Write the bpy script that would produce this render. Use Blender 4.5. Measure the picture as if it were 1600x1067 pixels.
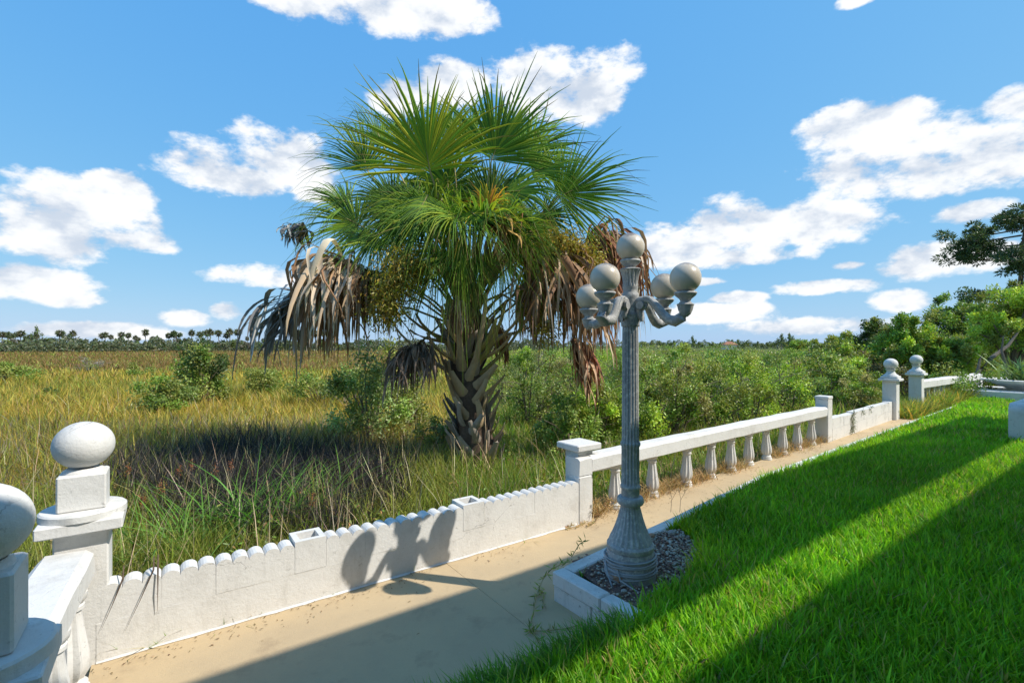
import bpy, bmesh, math, random
import numpy as np
from mathutils import Vector, Matrix
R = math.radians
scene = bpy.context.scene
for o in list(bpy.data.objects): bpy.data.objects.remove(o)
COL = scene.collection
rnd = random.Random(7)
rng = np.random.default_rng(11)

# ------------------------------------------------------------------ camera
F, HZ, CH = 760.0, 540.0, 1.65            # focal length in photo pixels, horizon row, eye height
cam_d = bpy.data.cameras.new('camera'); cam = bpy.data.objects.new('camera', cam_d); COL.objects.link(cam)
cam.location = (0, 0, CH); cam.rotation_euler = (R(90), 0, 0)
cam_d.sensor_width = 36; cam_d.lens = 36*F/1600; cam_d.shift_y = (HZ-533.5)/1600
cam_d.clip_start = 0.05; cam_d.clip_end = 5000
scene.camera = cam
def G(px, py, z=0.0):                      # pixel on a level surface at height z
    Y = (CH-z)*F/(py-HZ); return Vector(((px-800)/F*Y, Y, z))
def at(px, py, Y):                         # pixel at a known distance
    return Vector(((px-800)/F*Y, Y, CH+(HZ-py)/F*Y))

# ------------------------------------------------------------------ sky and sun
SUN_EL = R(48); SUN_DIR = Vector((0.972, -0.235, 0)).normalized()   # towards the sun, level part
world = bpy.data.worlds.new('World'); scene.world = world; world.use_nodes = True
wn, wl = world.node_tree.nodes, world.node_tree.links
wn.clear()
def wnode(t, **k):
    n = wn.new(t)
    for a, b in k.items(): setattr(n, a, b)
    return n
def wmath(op, a, b=None, c=None):
    n = wnode('ShaderNodeMath', operation=op)
    for i, v in enumerate((a, b, c)):
        if v is None: continue
        if isinstance(v, (int, float)): n.inputs[i].default_value = v
        else: wl.new(v, n.inputs[i])
    return n.outputs[0]
sky = wnode('ShaderNodeTexSky', sky_type='NISHITA', sun_disc=False, sun_elevation=SUN_EL,
            sun_rotation=math.atan2(SUN_DIR.x, SUN_DIR.y), altitude=0, air_density=1.0, dust_density=0.3, ozone_density=3.0)
tc = wnode('ShaderNodeTexCoord'); sep = wnode('ShaderNodeSeparateXYZ'); wl.new(tc.outputs['Generated'], sep.inputs[0])
AZ = wmath('ARCTAN2', sep.outputs[0], sep.outputs[1]); EL = wmath('ARCSINE', sep.outputs[2])
cmb = wnode('ShaderNodeCombineXYZ'); wl.new(AZ, cmb.inputs[0]); wl.new(EL, cmb.inputs[1])
def wnoise(scale, detail, rough, stretch=1.8, loc=(0,0,0)):
    m = wnode('ShaderNodeMapping'); m.inputs['Location'].default_value = loc; m.inputs['Scale'].default_value = (1, 1, stretch); wl.new(tc.outputs['Generated'], m.inputs[0])
    n = wnode('ShaderNodeTexNoise'); n.inputs['Scale'].default_value = scale; n.inputs['Detail'].default_value = detail
    n.inputs['Roughness'].default_value = rough; wl.new(m.outputs[0], n.inputs['Vector']); return n.outputs[0]
px_blobs = [(580,0,175,30),(690,12,75,24),(450,0,60,18),(870,132,100,40),(930,150,48,26),(700,135,70,24),(620,150,42,22),(830,108,50,20),
 (330,260,80,30),(440,250,80,40),(380,278,110,20),(480,285,40,25),(120,330,150,40),(60,362,130,34),(190,305,60,26),(95,300,60,18),(20,320,60,30),(200,372,70,18),
 (50,445,100,20),(110,466,48,12),(20,425,50,16),(390,432,68,16),(450,441,36,8),(150,515,110,11),(290,497,38,12),(355,485,28,13),(60,515,60,10),(230,522,60,8),
 (1420,238,165,36),(1480,265,190,34),(1330,198,80,28),(1560,232,80,34),(1400,183,60,20),(1520,330,60,14),(1200,358,165,32),(1140,335,58,26),(1280,345,90,26),
 (1060,388,60,20),(1140,402,120,14),(1480,410,108,20),(1440,400,56,16),(1560,395,50,18),(1290,448,72,10),(1410,470,48,14),(1120,490,80,14),(1255,510,130,13),
 (1325,415,30,7),(1150,465,40,8),(1590,165,60,22),(1340,0,32,8),(1100,440,30,6)]
blobs = []
for cx, cy, rx, ry in px_blobs:
    a = math.atan((cx-800)/F); c = math.cos(a); e = math.atan((HZ-cy)/F*c)
    blobs.append((a, e, rx/F*c*c*1.12, ry/F*c*1.25))
for i in range(14):                        # the same kind of clouds go on round the rest of the sky
    a = rnd.choice((-1, 1))*rnd.uniform(0.98, 3.0); e = rnd.uniform(0.05, 0.75); w = rnd.uniform(.08, .2)
    blobs.append((a, e, w, w*rnd.uniform(.25, .45)))
def field():                                # squared distance to the nearest cloud core
    acc = None
    for a, e, w, h in blobs:
        m = wnode('ShaderNodeVectorMath', operation='MULTIPLY_ADD'); wl.new(cmb.outputs[0], m.inputs[0]); m.inputs[1].default_value = (1/w, 1/h, 0); m.inputs[2].default_value = (-a/w, -e/h, 0)
        d = wnode('ShaderNodeVectorMath', operation='DOT_PRODUCT'); wl.new(m.outputs[0], d.inputs[0]); wl.new(m.outputs[0], d.inputs[1])
        acc = d.outputs['Value'] if acc is None else wmath('SMOOTH_MIN', acc, d.outputs['Value'], 0.35)
    return wmath('MAXIMUM', wmath('SUBTRACT', 1.0, acc), -1.7)
N1 = wnoise(10, 7, .58); N2 = wnoise(10, 4, .5, 1.8, (0, 0, -.06)); N3 = wnoise(34, 4, .62)
nz = wmath('ADD', wmath('MULTIPLY', wmath('SUBTRACT', N1, .5), 4.0), wmath('MULTIPLY', wmath('SUBTRACT', N3, .5), 1.25))
fld = field(); f1 = wmath('ADD', fld, nz)
def ramp01(v, lo, hi):
    n = wnode('ShaderNodeMapRange', interpolation_type='SMOOTHSTEP'); wl.new(v, n.inputs[0])
    n.inputs[1].default_value = lo; n.inputs[2].default_value = hi; return n.outputs[0]
mask = ramp01(f1, -.2, .65)
lit = ramp01(wmath('ADD', wmath('MULTIPLY', wmath('SUBTRACT', N1, N2), 3.2), wmath('MULTIPLY', wmath('SUBTRACT', N3, .5), .8)), -.62, .28)
ccol = wnode('ShaderNodeMix', data_type='RGBA'); wl.new(lit, ccol.inputs[0])
ccol.inputs[6].default_value = (4.9, 5.5, 6.4, 1); ccol.inputs[7].default_value = (7.9, 8.0, 8.1, 1)
def wmul(c, k):
    n = wnode('ShaderNodeMix', data_type='RGBA', blend_type='MULTIPLY'); n.inputs[0].default_value = 1; wl.new(c, n.inputs[6]); n.inputs[7].default_value = (*k, 1); return n.outputs[2]
ss = wnode('ShaderNodeSeparateColor'); wl.new(wmul(sky.outputs[0], (.178, .178, .178)), ss.inputs[0])
sc_ = wnode('ShaderNodeCombineColor')
for i_, (g_, k_) in enumerate(((.68, 3.31), (.337, 4.81), (.08, 6.8))): wl.new(wmath('MULTIPLY', wmath('POWER', ss.outputs[i_], g_), k_), sc_.inputs[i_])
skc = sc_.outputs[0]
mx = wnode('ShaderNodeMix', data_type='RGBA'); wl.new(wmath('MULTIPLY', mask, .97), mx.inputs[0]); wl.new(skc, mx.inputs[6]); wl.new(ccol.outputs[2], mx.inputs[7])
bg = wnode('ShaderNodeBackground'); bg.inputs['Strength'].default_value = 0.098; wl.new(mx.outputs[2], bg.inputs['Color'])
wo = wnode('ShaderNodeOutputWorld'); wl.new(bg.outputs[0], wo.inputs[0])
sun_d = bpy.data.lights.new('sun', 'SUN'); sun = bpy.data.objects.new('sun', sun_d); COL.objects.link(sun)
sun_d.energy = 4.1; sun_d.angle = R(.5); sun_d.color = (1, .93, .82)
to_sun = Vector((SUN_DIR.x*math.cos(SUN_EL), SUN_DIR.y*math.cos(SUN_EL), math.sin(SUN_EL)))
sun.rotation_euler = to_sun.to_track_quat('Z', 'Y').to_euler(); sun.location = (6, -4, 12)
vs = scene.view_settings; vs.view_transform = 'Standard'; vs.look = 'None'; vs.exposure = 0.42; vs.gamma = 1; vs.use_curve_mapping = False

# ------------------------------------------------------------------ helpers
def tag(o, label=None, cat=None, group=None, kind=None):
    if label: o['label'] = label
    if cat: o['category'] = cat
    if group: o['group'] = group
    if kind: o['kind'] = kind
    return o
def empty(name, loc=(0,0,0), rz=0):
    o = bpy.data.objects.new(name, None); COL.objects.link(o); o.location = loc; o.rotation_euler = (0,0,rz); o.empty_display_size = .1
    return o
def link(name, me, mat, parent=None):
    if mat is not None: me.materials.clear(); me.materials.append(mat)
    o = bpy.data.objects.new(name, me); COL.objects.link(o)
    if parent is not None: o.parent = parent
    return o
class MB:
    def __init__(s): s.v, s.f = [], []
    def add(s, vs, fs):
        b = len(s.v); s.v += [tuple(v) for v in vs]; s.f += [tuple(b+i for i in f) for f in fs]; return s
    def box(s, c, size, rz=0, bev=0.0, taper=1.0):
        x, y, z = size[0]/2, size[1]/2, size[2]/2; b = min(bev, x*.9, y*.9, z*.9)
        M = Matrix.Rotation(rz, 3, 'Z'); c = Vector(c)
        rings = []
        prof = [(-z, -b), (-z+b, 0), (z-b, 0), (z, -b)] if b > 0 else [(-z, 0), (z, 0)]
        for k, (zz, ins) in enumerate(prof):
            t = taper if zz > 0 else 1.0
            X, Y = x*t+ins, y*t+ins
            if b > 0:
                ring = [(-X+b,-Y),(X-b,-Y),(X,-Y+b),(X,Y-b),(X-b,Y),(-X+b,Y),(-X,Y-b),(-X,-Y+b)]
            else: ring = [(-X,-Y),(X,-Y),(X,Y),(-X,Y)]
            rings.append([c+M@Vector((p[0],p[1],zz)) for p in ring])
        return s.loft(rings, True, True)
    def loft(s, rings, cap0=True, cap1=True):
        n = len(rings[0]); V = [p for r in rings for p in r]; Fs = []
        for i in range(len(rings)-1):
            for j in range(n):
                k = (j+1) % n; Fs.append((i*n+j, i*n+k, (i+1)*n+k, (i+1)*n+j))
        if cap0: Fs.append(tuple(reversed(range(n))))
        if cap1: Fs.append(tuple(range((len(rings)-1)*n, len(rings)*n)))
        return s.add(V, Fs)
    def lathe(s, prof, c=(0,0,0), n=32, flute=0, depth=0.0, lo=-9, hi=9):
        c = Vector(c); rings = []
        for r, z in prof:
            ring = []
            for j in range(n):
                a = 2*math.pi*j/n; rr = r
                if flute and lo <= z <= hi: rr = r*(1-depth*(.5+.5*math.cos(a*flute)))
                ring.append(c+Vector((rr*math.cos(a), rr*math.sin(a), z)))
            rings.append(ring)
        return s.loft(rings)
    def tube(s, pts, rad, n=8, flat=1.0, up=Vector((0,0,1))):
        pts = [Vector(p) for p in pts]; rings = []
        if not hasattr(rad, '__len__'): rad = [rad]*len(pts)
        for i, p in enumerate(pts):
            t = (pts[min(i+1, len(pts)-1)]-pts[max(i-1, 0)]).normalized()
            u = up if abs(t.dot(up)) < .95 else Vector((1, .2, 0))
            a = t.cross(u).normalized(); b = a.cross(t).normalized()
            rings.append([p+(a*math.cos(2*math.pi*k/n)+b*math.sin(2*math.pi*k/n)*flat)*rad[i] for k in range(n)])
        return s.loft(rings)
    def prism(s, poly, z0, z1):
        n = len(poly); V = [(p[0],p[1],z0) for p in poly]+[(p[0],p[1],z1) for p in poly]
        Fs = [tuple(reversed(range(n))), tuple(range(n, 2*n))]+[(i, (i+1)%n, n+(i+1)%n, n+i) for i in range(n)]
        return s.add(V, Fs)
    def mesh(s, name, smooth=False, angle=35):
        me = bpy.data.meshes.new(name); me.from_pydata(s.v, [], s.f)
        bm = bmesh.new(); bm.from_mesh(me); bmesh.ops.recalc_face_normals(bm, faces=bm.faces); bm.to_mesh(me); bm.free()
        if smooth:
            me.shade_smooth()
            try: me.set_sharp_from_angle(angle=R(angle))
            except Exception: pass
        return me
    def build(s, name, mat, parent=None, smooth=False, angle=35):
        return link(name, s.mesh(name, smooth, angle), mat, parent)
def np_mesh(name, V, T, C=None, smooth=False):            # big triangle meshes with one colour per vertex
    me = bpy.data.meshes.new(name); nv, nt = len(V), len(T)
    me.vertices.add(nv); me.vertices.foreach_set('co', np.ascontiguousarray(V, np.float32).ravel())
    me.loops.add(nt*3); me.loops.foreach_set('vertex_index', np.ascontiguousarray(T, np.int32).ravel())
    me.polygons.add(nt); me.polygons.foreach_set('loop_start', np.arange(0, nt*3, 3, dtype=np.int32))
    me.update(calc_edges=True)
    if C is not None:
        at_ = me.color_attributes.new('Col', 'FLOAT_COLOR', 'POINT')
        at_.data.foreach_set('color', np.hstack([C, np.ones((nv,1))]).astype(np.float32).ravel())
    if smooth: me.shade_smooth()
    return me
class NB:                                                   # collects numpy pieces
    def __init__(s): s.V, s.T, s.C, s.n = [], [], [], 0
    def add(s, V, T, C):
        s.V.append(V); s.T.append(T+s.n); s.C.append(C); s.n += len(V); return s
    def build(s, name, mat, parent=None):
        return link(name, np_mesh(name, np.vstack(s.V), np.vstack(s.T), np.vstack(s.C)), mat, parent)
def unit(a): return a/np.maximum(np.linalg.norm(a, axis=-1, keepdims=True), 1e-9)
def blades(P, h, w, az, lean, bend, col, nseg=3):
    """P (N,3) roots; h, w, az, lean, bend (N,); col (N,3) -> tapered bending blades"""
    N = len(P); d = np.stack([np.cos(az), np.sin(az), np.zeros(N)], 1); sd = np.stack([-np.sin(az+rng.normal(0,.6,N)), np.cos(az+rng.normal(0,.6,N)), np.zeros(N)], 1)
    rows = []
    for k in range(nseg):
        t = k/nseg
        c = P + d*((lean*t+bend*t*t)*h)[:,None] + np.array([0,0,1])*(h*(t-.35*bend*t*t))[:,None]
        ww = (w*.5*(1-t**1.6*.8))[:,None]; rows += [c-sd*ww, c+sd*ww]
    rows.append(P + d*((lean+bend)*h)[:,None] + np.array([0,0,1])*(h*(1-.35*bend))[:,None])
    K = len(rows); V = np.stack(rows, 1).reshape(-1, 3); b = (np.arange(N)*K)[:,None]; T = []
    for k in range(nseg-1):
        T += [b+np.array([[2*k,2*k+1,2*k+3]]), b+np.array([[2*k,2*k+3,2*k+2]])]
    k = nseg-1; T.append(b+np.array([[2*k,2*k+1,2*k+2]]))
    return V, np.vstack(T), np.repeat(col, K, 0)
def leaves(P, D, Nn, L, W, col):
    """rhombic folded leaves at P along D with normal Nn"""
    N = len(P); D = unit(D); S = unit(np.cross(D, Nn)); U = np.cross(S, D)
    L, W = L[:,None], W[:,None]
    V = np.stack([P, P+D*L*.45+S*W*.5+U*W*.15, P+D*L, P+D*L*.45-S*W*.5+U*W*.15], 1).reshape(-1,3)
    b = (np.arange(N)*4)[:,None]
    return V, np.vstack([b+np.array([[0,1,2]]), b+np.array([[0,2,3]])]), np.repeat(col, 4, 0)
VEG = 1.9
def jit(c, n, s=.2, hue=.08):
    c = np.array(c, float)*VEG; return np.clip(c*(1+rng.normal(0, s, (n,1)))*(1+rng.normal(0, hue, (n,3))), .004, .9)
def in_poly(x, y, poly):
    ins = np.zeros(len(x), bool); n = len(poly)
    for i in range(n):
        x1, y1 = poly[i][0], poly[i][1]; x2, y2 = poly[(i+1)%n][0], poly[(i+1)%n][1]
        c = ((y1 > y) != (y2 > y)) & (x < (x2-x1)*(y-y1)/(y2-y1+1e-12)+x1); ins ^= c
    return ins
# smooth value noise on the plane, for patches
_vg = rng.random((64, 64))
def vnoise(x, y, s):
    u, v = np.asarray(x)/s+1000, np.asarray(y)/s+1000; i, j = np.floor(u).astype(int), np.floor(v).astype(int); fu, fv = u-i, v-j
    fu, fv = fu*fu*(3-2*fu), fv*fv*(3-2*fv); g = lambda a, b: _vg[a % 64, b % 64]
    return (g(i,j)*(1-fu)+g(i+1,j)*fu)*(1-fv)+(g(i,j+1)*(1-fu)+g(i+1,j+1)*fu)*fv

# ------------------------------------------------------------------ materials
class Mat:
    def __init__(s, name, rough=.7, spec=.3):
        s.m = bpy.data.materials.new(name); s.m.use_nodes = True; s.n = s.m.node_tree.nodes; s.l = s.m.node_tree.links
        s.p = s.n['Principled BSDF']; s.p.inputs['Roughness'].default_value = rough; s.p.inputs['Specular IOR Level'].default_value = spec
        s.tc = s.n.new('ShaderNodeTexCoord'); s.geo = s.n.new('ShaderNodeNewGeometry')
    def noise(s, scale, detail=5, rough=.6, stretch=(1,1,1), dist=0.0):
        mp = s.n.new('ShaderNodeMapping'); mp.inputs['Scale'].default_value = stretch; s.l.new(s.geo.outputs['Position'], mp.inputs[0])
        n = s.n.new('ShaderNodeTexNoise'); n.inputs['Scale'].default_value = scale; n.inputs['Detail'].default_value = detail
        n.inputs['Roughness'].default_value = rough; n.inputs['Distortion'].default_value = dist; s.l.new(mp.outputs[0], n.inputs['Vector']); return n.outputs[0]
    def ramp(s, v, lo, hi):
        n = s.n.new('ShaderNodeMapRange'); n.inputs[1].default_value = lo; n.inputs[2].default_value = hi; s.l.new(v, n.inputs[0]); return n.outputs[0]
    def mix(s, f, a, b, mode='MIX'):
        n = s.n.new('ShaderNodeMix'); n.data_type = 'RGBA'; n.blend_type = mode
        for i, v in ((0, f), (6, a), (7, b)):
            if isinstance(v, tuple): n.inputs[i].default_value = (*v, 1)
            elif isinstance(v, (int, float)): n.inputs[i].default_value = v
            else: s.l.new(v, n.inputs[i])
        return n.outputs[2]
    def mul(s, a, b, op='MULTIPLY'):
        n = s.n.new('ShaderNodeMath'); n.operation = op
        for i, v in enumerate((a, b)):
            if isinstance(v, (int, float)): n.inputs[i].default_value = v
            else: s.l.new(v, n.inputs[i])
        return n.outputs[0]
    def col(s, v):
        if isinstance(v, tuple): s.p.inputs['Base Color'].default_value = (*v, 1)
        else: s.l.new(v, s.p.inputs['Base Color'])
        return s
    def bump(s, h, strength=.3, dist=.01):
        b = s.n.new('ShaderNodeBump'); b.inputs['Strength'].default_value = strength; b.inputs['Distance'].default_value = dist
        s.l.new(h, b.inputs['Height']); s.l.new(b.outputs[0], s.p.inputs['Normal']); return s
    def cracks(s, scale, width):
        w = s.noise(6, 4, .6)
        v = s.n.new('ShaderNodeTexVoronoi'); v.feature = 'DISTANCE_TO_EDGE'; v.inputs['Scale'].default_value = scale
        vm = s.n.new('ShaderNodeVectorMath'); vm.operation = 'ADD'; s.l.new(s.geo.outputs['Position'], vm.inputs[0])
        sc = s.n.new('ShaderNodeVectorMath'); sc.operation = 'SCALE'; s.l.new(w, sc.inputs[0]); sc.inputs['Scale'].default_value = .25
        s.l.new(sc.outputs[0], vm.inputs[1]); s.l.new(vm.outputs[0], v.inputs['Vector'])
        return s.ramp(v.outputs['Distance'], 0.0, width)
M = {}
def white_paint(name, base=(.70,.69,.665), dirt=(.36,.34,.30), amt=1.0):
    m = Mat(name, .75, .25)
    a = m.ramp(m.noise(3.2, 8, .68), .52, .78); b = m.ramp(m.noise(26, 6, .7), .62, .74); c = m.ramp(m.noise(9, 6, .7, (1,1,.22)), .55, .8)
    x = m.mix(m.mul(m.ramp(m.noise(55, 5, .7), .3, .75), .32), base, (.52,.51,.49)); x = m.mix(m.mul(a, .5*amt), x, dirt); x = m.mix(m.mul(b, .7*amt), x, (.22,.21,.19)); x = m.mix(m.mul(c, .5*amt), x, (.40,.38,.34)); x = m.mix(m.mul(m.ramp(m.noise(14, 8, .75, (1,1,2.2)), .60, .70), .5*amt), x, (.33,.32,.30))
    cr = m.cracks(1.7, .004); x = m.mix(m.mul(m.mul(1.0, cr, 'SUBTRACT'), m.mul(m.ramp(m.noise(1.3, 2), .5, .62), .8)), x, (.16,.15,.14))
    m.col(x); h = m.mul(m.noise(60, 6, .65), m.mul(m.noise(11, 5, .6), 1.6), 'ADD'); m.bump(h, .32, .008); return m.m
M['paint'] = white_paint('weathered_white_paint')
M['paint_old'] = white_paint('flaking_white_paint', (.70,.69,.66), (.30,.29,.26), 1.5)
m = Mat('tan_concrete', .9, .15)
x = m.mix(m.ramp(m.noise(1.3, 6, .65), .35, .7), (.54,.41,.245), (.455,.35,.22)); x = m.mix(m.mul(m.ramp(m.noise(3.2, 7, .72), .54, .74), .5), x, (.25,.18,.12))
x = m.mix(m.mul(m.ramp(m.noise(120, 3, .6), .6, .75), .35), x, (.2,.16,.12)); x = m.mix(m.mul(m.ramp(m.noise(38, 5, .7), .62, .74), .4), x, (.58,.47,.32))
m.col(x); m.bump(m.mul(m.noise(160, 4, .7), m.noise(14, 5, .6), 'ADD'), .4, .006); M['walk'] = m.m
def col_mat(name, rough=.6, trans=.3, spec=.25, sat=1.0):
    m = Mat(name, rough, spec); a = m.n.new('ShaderNodeVertexColor'); a.layer_name = 'Col'
    c = m.mix(m.mul(m.ramp(m.noise(2.2, 3), .3, .7), .25), a.outputs[0], m.mix(1.0, a.outputs[0], (.62,.7,.55), 'MULTIPLY'))
    m.col(c)
    if trans > 0:
        t = m.n.new('ShaderNodeBsdfTranslucent'); m.l.new(m.mix(1.0, c, (1.25,1.2,.7), 'MULTIPLY'), t.inputs[0])
        mx_ = m.n.new('ShaderNodeMixShader'); mx_.inputs[0].default_value = trans
        m.l.new(m.p.outputs[0], mx_.inputs[1]); m.l.new(t.outputs[0], mx_.inputs[2]); m.l.new(mx_.outputs[0], m.n['Material Output'].inputs[0])
    return m.m
M['grass'] = col_mat('grass_blade', .5, .48, .35); M['leaf'] = col_mat('leaf', .42, .3, .4); M['dry'] = col_mat('dry_leaf', .8, .15, .15); M['frond'] = col_mat('palm_leaf', .6, .4, .18)
M['pebble'] = col_mat('pebble', .85, 0, .2)
def simple(name, c1, c2, scale=6, rough=.8, bs=.4, stretch=(1,1,1), spec=.2, bd=.01):
    m = Mat(name, rough, spec); n = m.noise(scale, 6, .65, stretch); m.col(m.mix(m.ramp(n, .3, .7), c1, c2)); m.bump(m.noise(scale*5, 5, .65, stretch), bs, bd); return m.m
M['bark'] = simple('bark', (.14,.11,.085), (.24,.2,.16), 9, .9, .8, (1,1,.3))
M['boot'] = simple('palm_boot', (.58,.43,.26), (.42,.31,.2), 8, .8, .6, (1,1,.35))
M['boot_grey'] = simple('grey_palm_boot', (.46,.39,.32), (.30,.25,.21), 9, .85, .7, (1,1,.35))
M['fibre'] = simple('trunk_fibre', (.09,.062,.045), (.17,.12,.085), 20, .95, .9)
M['petiole'] = simple('petiole', (.40,.31,.14), (.30,.27,.10), 5, .6, .2)
M['soil'] = simple('soil', (.07,.055,.04), (.13,.10,.07), 9, .95, .7)
M['thatch'] = simple('lawn_thatch', (.14,.20,.03), (.20,.19,.06), 12, .95, .7)
M['mulch'] = simple('mulch', (.16,.09,.075), (.30,.20,.16), 30, .95, .9, bd=.02)
m = Mat('marsh_floor', .95, .1)
x = m.mix(m.ramp(m.noise(.35, 6, .6), .35, .65), (.20,.155,.035), (.13,.115,.035)); x = m.mix(m.ramp(m.noise(.06, 4, .55, (1,2.5,1)), .45, .62), x, (.15,.095,.038))
x = m.mix(m.mul(m.ramp(m.noise(3, 6, .7), .45, .7), .6), x, (.07,.06,.025)); sx = m.n.new('ShaderNodeSeparateXYZ'); m.l.new(m.geo.outputs['Position'], sx.inputs[0])
x = m.mix(m.ramp(m.mul(sx.outputs[0], m.mul(m.noise(.15, 3), 6, 'MULTIPLY'), 'ADD'), 0, 8), x, m.mix(m.noise(.5, 4), (.12,.15,.04), (.08,.10,.03)))
m.col(x); m.bump(m.noise(5, 8, .75), .8, .12); M['marsh'] = m.m
m = Mat('cast_lamp_paint', .62, .3)
x = m.mix(m.ramp(m.noise(10, 6, .65, (1,1,.2)), .35, .68), (.40,.40,.39), (.24,.25,.255)); x = m.mix(m.mul(m.ramp(m.noise(38, 6, .7), .5, .62), .85), x, (.56,.55,.52)); x = m.mix(m.mul(m.ramp(m.noise(70, 4, .7), .62, .72), .6), x, (.12,.12,.12))
m.col(x); m.bump(m.noise(80, 5, .7), .5, .004); M['lamp'] = m.m
m = Mat('frosted_globe', .28, .5)
x = m.mix(m.ramp(m.noise(5, 3, .5), .4, .7), (.62,.555,.455), (.55,.485,.39)); sx = m.n.new('ShaderNodeSeparateXYZ'); m.l.new(m.tc.outputs['Object'], sx.inputs[0])
x = m.mix(m.mul(m.ramp(m.mul(sx.outputs[2], m.mul(m.noise(16, 5, .7), .10), 'ADD'), .108, .132), .8), x, (.16,.12,.09)); m.col(x)
m.p.inputs['Subsurface Weight'].default_value = .25; m.p.inputs['Subsurface Radius'].default_value = (.05,.04,.03); M['globe'] = m.m
M['cord'] = simple('cable_sheath', (.40,.41,.42), (.30,.31,.32), 20, .6, .2)
M['render'] = simple('house_render', (.72,.70,.66), (.66,.64,.6), 4, .85, .3)
M['roof'] = simple('red_roof', (.36,.17,.11), (.30,.13,.09), 4, .85, .3)
m = Mat('window_glass', .06, .5); m.col((.03,.04,.05)); M['glass'] = m.m
M['terracotta'] = simple('orange_stone', (.45,.26,.15), (.36,.22,.14), 14, .85, .5)

# ------------------------------------------------------------------ plan of the garden edge (walkway level z = 0)
DW = Vector((.817, .577, 0)); NW = Vector((.577, -.817, 0))     # along the wall / from the wall towards the house
WALL = [G(150,1037), G(925,813), G(1297,690), G(1397,655), Vector((10.3,12.3,0))]
P0, P1, P2, P3, P4 = WALL
def seg_frame(a, b):
    d = (b-a).normalized(); return d, Vector((d.y, -d.x, 0)), (b-a).length, math.atan2(d.y, d.x)
LAWN_Z = .19
KERB = [G(880,885,LAWN_Z), G(1060,803,LAWN_Z), G(1180,745,LAWN_Z), G(1500,630,LAWN_Z)]
C2 = G(978,938,LAWN_Z); KD = (C2-KERB[0]).normalized()
C3 = Vector((.605,2.50,0)); E1 = C3-DW*3.6; KEND = KERB[0]+KD*.70

# ground
mb = MB(); S = 1600; z0 = -.28
mb.add([(-S,-60,z0),(S,-60,z0),(S,S,z0),(-S,S,z0)], [(0,1,2,3)])
g = mb.build('marsh_ground', M['marsh']); tag(g, kind='structure')

# walkway of separate slabs
walk = empty('walkway'); tag(walk, kind='structure')
line = [P0-DW*.02]+WALL[1:]+[P4+(P4-P3).normalized()*2.5]
cum = [0]
for a, b in zip(line, line[1:]): cum.append(cum[-1]+(b-a).length)
def on_line(s):
    for i in range(len(line)-1):
        if s <= cum[i+1] or i == len(line)-2:
            return line[i]+(line[i+1]-line[i])*((s-cum[i])/(cum[i+1]-cum[i]))
joints = [0, 2.05, 3.9, 6.0, 7.5, 9.0, 10.6, 12.2, 13.8, 15.4, cum[-1]]
for a, b in zip(joints, joints[1:]):
    A, B = on_line(a+.0015), on_line(b-.0015); Wd = 3.3 if a < 4 else 1.7
    mid = on_line((a+b)/2)
    poly = [A-NW*.12, A+NW*Wd, mid+NW*Wd, B+NW*Wd, B-NW*.12, mid-NW*.12]
    mb = MB(); mb.prism([(p.x,p.y) for p in poly], -.16, 0); mb.build('slab', M['walk'], walk)
mb = MB(); pl = [line[0]-NW*.10]+[p-NW*.10 for p in line[1:]]+[p+NW*1.6 for p in reversed(line[1:])]+[line[0]+NW*3.2]
mb.prism([(p.x,p.y) for p in pl], -.24, -.006); mb.build('slab_bed', M['walk'], walk)

# lawn body and kerb
kin = [p+NW*.115 for p in KERB]
LAWN = [E1, C3, KEND, KERB[0]+NW*.12+DW*.10]+kin[1:]+[Vector((12.6,13.35,0)), Vector((24,15.5,0)), Vector((24,-7,0)), Vector((-3,-7,0))]
mb = MB(); mb.prism([(p.x,p.y) for p in LAWN], -.1, LAWN_Z-.03); lw = mb.build('lawn_soil', M['thatch']); tag(lw, kind='structure')
kerb = empty('planter_kerb', KERB[0].to_tuple()[:2]+(0,)); tag(kerb, kind='structure')
def kpiece(a, b, z0_, z1_, th, off=0, name='kerb_stone'):
    d, n, L, rz = seg_frame(a, b); c = (a+b)/2+n*(th/2+off)
    mb = MB(); mb.box((c.x-kerb.location.x, c.y-kerb.location.y, (z0_+z1_)/2), (L-.006, th, z1_-z0_), rz, .008); return mb.build(name, M['paint_old'], kerb)
# long side in stones
for i in range(3):
    a, b = KERB[i], KERB[i+1]; n = max(1, round((b-a).length/.9))
    for k in range(n):
        kpiece(a+(b-a)*(k/n), a+(b-a)*((k+1)/n), -.02, LAWN_Z+rnd.uniform(-.004,.004), .10)
# return wall beside the lamp: two courses
d_ = (C2-KERB[0]); Lr = .68; rd = d_.normalized()
for z_a, z_b, off, cuts in ((-.02,.098,-.012,[0,.34,Lr]), (.102,LAWN_Z,0,[0,.42,Lr])):
    for c0, c1 in zip(cuts, cuts[1:]):
        kpiece(KERB[0]+rd*c1, KERB[0]+rd*c0, z_a, z_b, .10, -.10-off, 'kerb_stone')

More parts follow.
